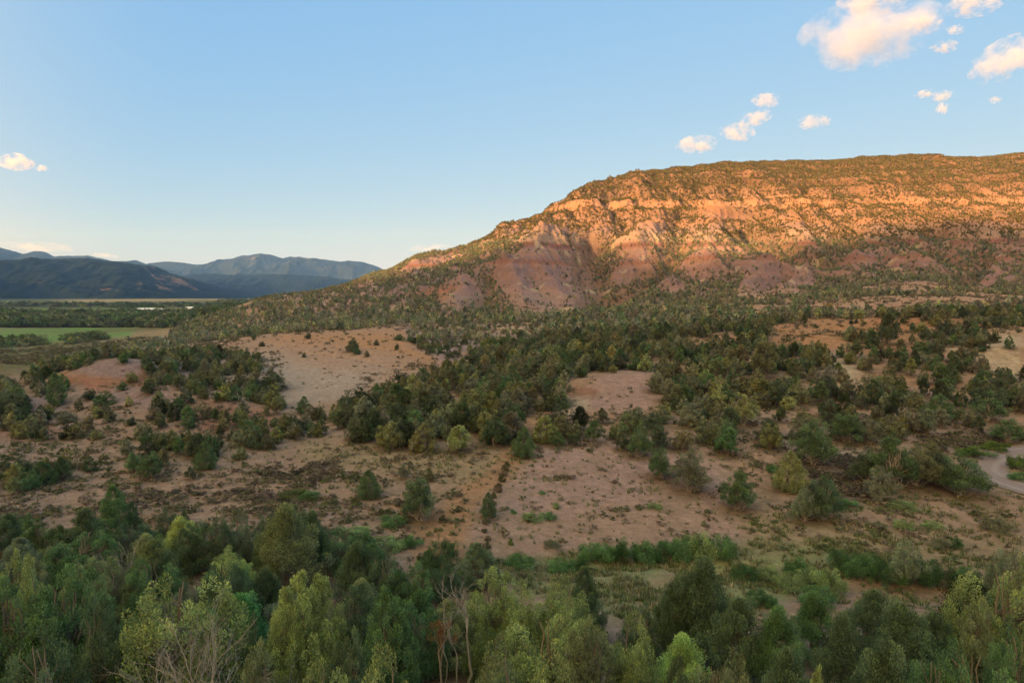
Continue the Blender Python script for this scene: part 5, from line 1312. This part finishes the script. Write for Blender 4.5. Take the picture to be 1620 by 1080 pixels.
cover("low_scrub", GB_P, [
 (.03,10,[(-80,640),(1700,640),(1700,1000),(-80,1000)]),
 (.16,12,[(-80,800),(700,790),(690,870),(-80,870)]),(.22,10,[(400,740),(740,730),(730,850),(600,860)]),(.12,10,[(1200,800),(1620,800),(1620,900),(1250,880)]),
 (.5,10,[(1520,700),(1620,690),(1620,760),(1590,765),(1545,725)]),(.06,12,[(780,880),(900,875),(1160,860),(1330,870),(1540,900),(1540,930),(1300,930),(1180,900),(1000,895)]),(.15,10,[(1050,640),(1560,650),(1500,730),(1180,760)]),
 (.4,10,[(-60,700),(200,700),(200,780),(-60,790)]),(0.02,8,[(900,885),(1160,880),(1320,885),(1540,930),(1560,1000),(1200,985),(1040,1000),(900,960)])],
 .25, .9, [(.085,.115,.05),(.11,.135,.06),(.07,.09,.04),(.14,.155,.085)], (1.3, 2.2), 55, 240, .5, (5, 6, 140))
cover("dry_grass", GR_P, [
 (.5,10,[(-80,700),(1700,700),(1700,1000),(-80,1000)]),
 (1.2,12,[(470,700),(790,715),(960,745),(1050,785),(820,775),(700,760),(500,730)]),
 (3.0,12,[(1180,810),(1620,770),(1620,900),(1350,890),(1200,870)]),
 (9.0,10,[(740,880),(920,880),(1150,850),(1400,850),(1560,900),(1350,925),(1240,930),(1200,970),(1040,1000),(900,960),(780,920)]),
 (3.5,10,[(1180,985),(1340,925),(1540,935),(1560,1000),(1300,1000)])],
    .22, .55, [(.33,.29,.16),(.27,.28,.13),(.38,.33,.20),(.20,.25,.10),(.17,.22,.09)], (1.0, 1.8), 50, 150, 9.0, (4, 5, 160))

cover("dry_brush", SG_P, [(3.5,8,[(1262,738),(1340,725),(1392,742),(1372,790),(1275,792)]),(3.5,6,[(1450,690),(1600,688),(1588,712),(1470,716)]),(1.6,8,[(395,742),(530,732),(560,750),(500,775),(395,768)]),(1.6,8,[(225,775),(400,778),(550,792),(520,818),(350,812),(205,798)])],
 .3, .85, [(.13,.105,.10),(.17,.14,.135),(.10,.085,.075),(.15,.14,.10)], (1.3, 2.2), 70, 130, 4.0, (5, 5, 230))
cover("valley_scrub", SG_P + GB_P, [(.55,6,[(-80,562),(0,556),(120,548),(235,536),(250,540),(130,566),(60,592),(-80,640)])], .4, 1.5, SAGEC + [(.14,.16,.09),(.12,.14,.07)], (1.2, 2.2), 200, 560, .6, (14, 18, 190))
cover("upper_scrub", SG_P + GB_P, [
 (.30,10,[(330,490),(1700,440),(1700,640),(800,640),(700,580),(600,560),(640,515),(560,520),(300,560)]),
 (.03,10,[(380,530),(650,522),(700,560),(620,610),(440,640),(360,600)])],
 .35, 1.3, SAGEC + [(.12,.14,.08),(.10,.12,.06)], (1.1, 1.8), 200, 460, .35, (9, 11, 180))

# ------------------------------------------------------------------ dirt road at the right
def ribbon(name, pts, width, mat, lift, kind="structure"):
    P = np.array(pts, float); d = np.r_[0, np.cumsum(np.hypot(*np.diff(P, axis=0).T))]
    t = np.linspace(0, d[-1], 60); X = np.interp(t, d, P[:, 0]); Y = np.interp(t, d, P[:, 1])
    for _ in range(6): X[1:-1] = (X[:-2] + X[1:-1] * 2 + X[2:]) / 4; Y[1:-1] = (Y[:-2] + Y[1:-1] * 2 + Y[2:]) / 4
    tx = np.gradient(X); ty = np.gradient(Y); L_ = np.hypot(tx, ty); nx, ny = -ty / L_, tx / L_
    w = np.linspace(-1, 1, 25)
    VX_ = X[:, None] + nx[:, None] * w * width / 2; VY_ = Y[:, None] + ny[:, None] * w * width / 2
    zc = ground(X, Y); VZ = np.maximum(ground(VX_, VY_) + lift, zc[:, None] + lift + .02 * (1 - w ** 2))
    a = (np.arange(59)[:, None] * 25 + np.arange(24)[None]).ravel()
    me = mesh_np(name, np.stack([VX_.ravel(), VY_.ravel(), VZ.ravel()], 1), np.stack([a, a + 25, a + 26, a + 1], 1), [mat], True, {"across": ('FLOAT', 'POINT', np.repeat(w[None], 60, 0))})
    return tag(link(name, me), kind=kind)
def road_mat():
    m, nt, out = new_mat("road_gravel"); L = nt.links.new
    geo = N(nt, "ShaderNodeNewGeometry"); n1 = N(nt, "ShaderNodeTexNoise", i_Scale=1.2, i_Detail=8.0, i_Roughness=.7); L(geo.outputs["Position"], n1.inputs["Vector"])
    cr = N(nt, "ShaderNodeMix", data_type='RGBA'); L(n1.outputs[0], cr.inputs[0]); cr.inputs[6].default_value = (.24, .17, .15, 1); cr.inputs[7].default_value = (.34, .25, .225, 1)
    ac = N(nt, "ShaderNodeAttribute", attribute_name="across"); ab = N(nt, "ShaderNodeMath", operation='ABSOLUTE'); L(ac.outputs["Fac"], ab.inputs[0])
    sb_ = N(nt, "ShaderNodeMath", operation='SUBTRACT', i_1=.42); L(ab.outputs[0], sb_.inputs[0]); a2_ = N(nt, "ShaderNodeMath", operation='ABSOLUTE'); L(sb_.outputs[0], a2_.inputs[0])
    rt_ = N(nt, "ShaderNodeMapRange", i_1=.06, i_2=.2, i_3=.9, i_4=.0); L(a2_.outputs[0], rt_.inputs[0])
    eg = N(nt, "ShaderNodeMath", operation='MULTIPLY_ADD', i_1=.5); L(n1.outputs[0], eg.inputs[0]); L(ab.outputs[0], eg.inputs[2])
    er = N(nt, "ShaderNodeMapRange", i_1=1.02, i_2=1.2, i_3=.0, i_4=1.0); L(eg.outputs[0], er.inputs[0])
    m1_ = N(nt, "ShaderNodeMix", data_type='RGBA'); L(rt_.outputs[0], m1_.inputs[0]); L(cr.outputs[2], m1_.inputs[6]); m1_.inputs[7].default_value = (.35, .26, .235, 1)
    m2_ = N(nt, "ShaderNodeMix", data_type='RGBA'); L(er.outputs[0], m2_.inputs[0]); L(m1_.outputs[2], m2_.inputs[6]); m2_.inputs[7].default_value = (.20, .15, .09, 1)
    d = N(nt, "ShaderNodeBsdfDiffuse"); L(m2_.outputs[2], d.inputs[0]); L(d.outputs[0], out.inputs[0]); return m
ribbon("dirt_road", RP, 6.6, road_mat(), .06)

# ------------------------------------------------------------------ dead wood
def branch_tree(rng, base, h, lean=(0, 0), spread=.5, depth=4, r=.09, up=.35):
    parts = []
    def grow(p, d, L_, r_, k):
        n_ = 5; pts = [p]; dd = d
        for i in range(n_):
            dd = dd + rng.normal(0, .13, 3); dd = dd / np.linalg.norm(dd); pts.append(pts[-1] + dd * L_ / n_)
        parts.append(tube(pts, r_, r_ * .5, 6 if k > 2 else 4))
        if k == 0: return
        for j in range(rng.integers(3, 5)):
            q = pts[rng.integers(2, n_ + 1)]; nd = dd + rng.normal(0, spread, 3) + np.array([0, 0, up * .3]); nd /= np.linalg.norm(nd)
            grow(q, nd, L_ * (.5 + .25 * rng.random()), r_ * .5, k - 1)
    d0 = np.array([lean[0], lean[1], 1.0]); d0 /= np.linalg.norm(d0)
    grow(np.array(base, float), d0, h, r, depth)
    return join(parts)
def dead_tree(px, top, Yd, h, label, name="dead_tree", mat=None, seed=1, lean=(0, 0), spread=.5, depth=4, r=.09, fan=None, cat="dead tree"):
    u, s = ray(px, top); x = u * Yd; zt_ = s * Yd
    rng = np.random.default_rng(seed)
    if fan:
        parts = []
        for i in range(fan):
            a_ = rng.random() * 2 * PI; el = rng.uniform(.1, 1.0)
            v, q = branch_tree(rng, (0, 0, 0), h * .5, (math.cos(a_) / max(.15, math.tan(el)), math.sin(a_) / max(.15, math.tan(el))), spread, depth - 1, r)
            parts.append((v, q))
        v, q = join(parts)
    else: v, q = branch_tree(rng, (0, 0, 0), h * .55, lean, spread, depth, r)
    zmax = v[:, 2].max(); base = zt_ - zmax
    g = float(ground(x, Yd))
    if base > g + .1:      # stand the trunk on the ground
        tv2, tq2 = tube(bend(rng, (0, 0, g - base - .1), (0, 0, .05), 6, .02), r * 1.25, r, 8); v, q = join([(v, q), (tv2, tq2)])
    me = mesh_np(name, v, q, [mat or M_DEAD]); o = link(name, me); o.location = (x, Yd, base)
    return tag(o, label, cat)
dead_tree(742, 903, 41, 5.2, "white dead snag with curling bare branches in the centre foreground", seed=5, spread=.55, depth=4, r=.085)
dead_tree(722, 945, 41, 4.0, "thin pale dead stem just left of the white snag", seed=8, spread=.3, depth=2, r=.05)
dead_tree(703, 922, 42, 3.2, "slender brown dead stem above the red-brown dead tree", seed=9, spread=.22, depth=2, r=.04)
dead_tree(318, 962, 34, 6.0, "tangle of dead grey branches in front of the big yellow-green juniper", seed=12, fan=16, spread=.45, depth=4, r=.06)
dead_tree(735, 828, 72, 5.0, "bare grey tree at the foot of the brush line", seed=15, spread=.5, depth=4, r=.06)
dead_tree(196, 850, 58, 4.5, "bare grey tree under the tall narrow green one", seed=16, fan=8, spread=.45, depth=3, r=.05)
def rusty():
    Yd = 38.0; u, s = ray(698, 968); x = u * Yd; g = float(ground(x, Yd)); h = s * Yd - g
    r = bpy.data.objects.new("dead_juniper", None); col.objects.link(r); r.location = (x, Yd, g)
    tag(r, "red-brown dead juniper with rusty needles left of the white snag", "dead tree")
    rng = np.random.default_rng(3)
    C = np.stack([rng.normal(0, .24, 14), rng.normal(0, .24, 14), h * .92 - rng.random(14) * 1.3], 1)
    v, q, var, tip = leaves(rng, C, np.full(14, .20), 800, .10, .6, 3.2)
    link("crown", mesh_np("dead_needles", v, q, [M_RUST]), r)
    parts = [tube(bend(rng, (0, 0, -.1), (.1, 0, h * .95), 8, .03), .10, .02, 7)] + [tube(bend(rng, (0, 0, h * (.5 + .03 * j)), C[j], 4, .08), .03, .008, 4) for j in range(14)]
    v, q = join(parts); link("trunk", mesh_np("dead_trunk", v, q, [M_BARK]), r)
rusty()
def log(px, py, Yd, L_, ang, label):
    u, s = ray(px, py); x = u * Yd; z = s * Yd
    rng = np.random.default_rng(4); v, q = join([tube(bend(rng, (-L_ / 2, 0, 0), (L_ / 2, 0, .25), 6, .02), .16, .09, 8), tube([(L_ * .1, 0, .05), (L_ * .3, .3, .5)], .05, .02, 5)])
    o = link("fallen_log", mesh_np("fallen_log", v, q, [M_DEAD])); o.location = (x, Yd, z); o.rotation_euler = (0, .1, ang); tag(o, label, "log")
for i_, (a_, b_, lb_) in enumerate([(1580,786,"pale fallen branches on the flat below the road")]):
    x_, y_ = hit(a_, b_); v, q = branch_tree(np.random.default_rng(40), (0, 0, .1), 1.6, (2.5, .4), .5, 3, .06); o = link("fallen_branch", mesh_np("fallen_branch", v, q, [M_DEAD])); o.location = (x_, y_, float(ground(x_, y_))); tag(o, lb_, "branch")

# ------------------------------------------------------------------ farm buildings far out in the valley
def flat_mat(name, c):
    m, nt, out = new_mat(name); d = N(nt, "ShaderNodeBsdfDiffuse"); d.inputs[0].default_value = (*c, 1); nt.links.new(d.outputs[0], out.inputs[0]); return m
M_WALL = flat_mat("farm_wall", (.62,.62,.60)); M_ROOF = flat_mat("metal_roof", (.78,.80,.82)); M_ROOFB = flat_mat("brown_roof", (.25,.16,.12)); M_DARK = flat_mat("dark_opening", (.04,.04,.05))
def bm_mesh(name, v, f, m):
    me = bpy.data.meshes.new(name); me.from_pydata(v, [], f); me.materials.append(m); return me
def farm(px, py, W_, D_w, hw, hr, rot, label, roofm, name="farm_building", dep=None):
    x, y = hit(px, py, 900); z = float(ground(x, y))
    r = bpy.data.objects.new(name, None); col.objects.link(r); r.location = (x, y, z - .5); r.rotation_euler = (0, 0, rot); tag(r, label, "building")
    a, b = W_ / 2, D_w / 2
    v = [(-a,-b,0),(a,-b,0),(a,b,0),(-a,b,0),(-a,-b,hw),(a,-b,hw),(a,b,hw),(-a,b,hw),(-a,0,hw+hr),(a,0,hw+hr)]
    link("wall", bm_mesh("wall", v, [(0,1,5,4),(1,2,6,9,5),(2,3,7,6),(3,0,4,8,7)], M_WALL), r)
    e = .5; t_ = .25; a2, b2 = a + e, b + e; hz0 = hw - e * hr / b
    v = [(-a2,-b2,hz0+.05),(a2,-b2,hz0+.05),(a2,0,hw+hr+.05),(-a2,0,hw+hr+.05),(a2,b2,hz0+.05),(-a2,b2,hz0+.05)]
    v += [(p[0], p[1], p[2] + t_) for p in v]
    link("roof", bm_mesh("roof", v, [(0,1,2,3),(3,2,4,5),(6,9,8,7),(9,11,10,8),(0,6,7,1),(5,4,10,11),(0,3,9,6),(3,5,11,9),(1,7,8,2),(2,8,10,4)], roofm), r)
    v = [(-a*.5,-b-.06,0),(-a*.15,-b-.06,0),(-a*.15,-b-.06,hw*.75),(-a*.5,-b-.06,hw*.75),(-a*.5,-b+.04,0),(-a*.15,-b+.04,0),(-a*.15,-b+.04,hw*.75),(-a*.5,-b+.04,hw*.75)]
    link("door", bm_mesh("door", v, [(0,1,2,3),(4,7,6,5),(0,4,5,1),(3,2,6,7),(0,3,7,4),(1,5,6,2)], M_DARK), r)
farm(232,492,28,11,3.6,2.2,.1,"long white metal-roofed barn in the far valley, leftmost of the three",M_ROOF)
farm(256,492,10,8,3,2,.4,"short white farm building just right of the long barn in the far valley",M_ROOF)
farm(300,489,15,9,3,2,-.2,"pale farm building in the far valley, rightmost of the three",M_ROOF)

# ------------------------------------------------------------------ clouds, above and beyond the haze
def cloud_mat():
    m, nt, out = new_mat("cloud"); L = nt.links.new
    tc_ = N(nt, "ShaderNodeTexCoord"); oi = N(nt, "ShaderNodeObjectInfo")
    ln = N(nt, "ShaderNodeVectorMath", operation='LENGTH'); L(tc_.outputs["Object"], ln.inputs[0])
    off = N(nt, "ShaderNodeMath", operation='MULTIPLY', i_1=37.0); L(oi.outputs["Random"], off.inputs[0])
    ad = N(nt, "ShaderNodeVectorMath", operation='ADD'); L(tc_.outputs["Object"], ad.inputs[0]); L(off.outputs[0], ad.inputs[1])
    mp = N(nt, "ShaderNodeMapping"); mp.inputs["Scale"].default_value = (1.6, 1.6, .9); L(ad.outputs[0], mp.inputs[0])
    n1 = N(nt, "ShaderNodeTexNoise", i_Scale=1.15, i_Detail=8.0, i_Roughness=.68); L(mp.outputs[0], n1.inputs["Vector"])
    a_ = N(nt, "ShaderNodeMath", operation='MULTIPLY_ADD', i_1=7.0, i_2=-3.55); L(n1.outputs[0], a_.inputs[0])
    b_ = N(nt, "ShaderNodeMath", operation='SUBTRACT', i_0=.80); L(ln.outputs["Value"], b_.inputs[1])
    c_ = N(nt, "ShaderNodeMath", operation='ADD'); L(a_.outputs[0], c_.inputs[0]); L(b_.outputs[0], c_.inputs[1])
    at = N(nt, "ShaderNodeAttribute", attribute_name="color"); at.attribute_type = 'OBJECT'
    r = N(nt, "ShaderNodeMapRange", i_1=0.0, i_2=.9, i_3=0.0, i_4=.8); L(c_.outputs[0], r.inputs[0])
    dn = N(nt, "ShaderNodeMath", operation='MULTIPLY'); L(r.outputs[0], dn.inputs[0])
    sp2 = N(nt, "ShaderNodeSeparateColor"); L(oi.outputs["Color"], sp2.inputs[0]); L(sp2.outputs[0], dn.inputs[1])
    v_ = N(nt, "ShaderNodeVolumePrincipled"); v_.inputs["Color"].default_value = (.97, .97, .98, 1); v_.inputs["Anisotropy"].default_value = .1
    L(dn.outputs[0], v_.inputs["Density"]); L(v_.outputs[0], out.inputs["Volume"])
    return m
M_CLOUD = cloud_mat()
import bmesh
bmc = bmesh.new(); bmesh.ops.create_icosphere(bmc, subdivisions=3, radius=1.0); mec = bpy.data.meshes.new("cloud"); bmc.to_mesh(mec); bmc.free(); mec.materials.append(M_CLOUD)
CL = [(1378,55,250,105,4,.9,"largest cloud, white with a grey belly, high on the right"),(1385,2,130,34,0,.9,"white cloud cut by the top edge above the largest one"),(1540,8,100,34,0,.9,"white cloud at the top edge right of the largest one"),
 (1592,92,130,62,28,1.0,"bright slanting cloud at the right edge"),(1494,74,46,20,0,.7,"small puff below the right end of the largest cloud"),(1512,47,30,16,0,.6,"small puff between the largest cloud and the top right one"),(1460,40,70,30,0,.6,"thin cloud wisp trailing off the right end of the largest cloud"),
 (1102,229,74,30,5,.8,"lowest of the four small clouds above the mesa's left end"),(1166,209,66,28,-8,.8,"second lowest of the four small clouds above the mesa's left end"),(1196,187,58,24,14,.8,"second highest of the four small clouds above the mesa's left end"),(1211,160,48,24,0,.8,"highest of the four small clouds above the mesa's left end"),
 (1288,193,58,24,4,.55,"faint pink puff right of the four small clouds"),(1463,149,34,14,8,.6,"left one of three tiny puffs below the slanting cloud"),(1491,152,34,18,10,.7,"upper right one of three tiny puffs below the slanting cloud"),(1491,172,24,20,0,.6,"lowest of three tiny puffs below the slanting cloud"),(1575,158,22,12,0,.5,"tiny puff alone under the slanting cloud"),
 (24,256,66,28,-4,.8,"white puff alone at the left edge of the sky"),(66,266,22,12,0,.5,"tiny puff right of the one at the left edge"),
 (680,392,80,14,3,.25,"thin pink cloud streak low over the mesa's left slope"),(60,390,130,16,-3,.3,"low cloud streak over the mountains at the left edge"),(165,404,50,9,-6,.25,"small low cloud streak right of the long one over the mountains")]
for px, py, w, h, rot, den, lb in CL:
    u, s = ray(px, py); alt = 1900.0; Yd = min(alt / s, 36000.0); W_ = (w * .92 if w > 60 else w * .96) / F * Yd / 2; H2 = h * 1.0 / F * Yd / 2
    o = link("cloud", mec); o.location = (u * Yd, Yd, s * Yd); o.scale = (W_, W_ * .7, H2); o.rotation_euler = (0, -R(rot), 0); o.color = (den * 3.6 / W_, 0, 0, 1)
    tag(o, lb, "cloud", "clouds in the evening sky", "thing")

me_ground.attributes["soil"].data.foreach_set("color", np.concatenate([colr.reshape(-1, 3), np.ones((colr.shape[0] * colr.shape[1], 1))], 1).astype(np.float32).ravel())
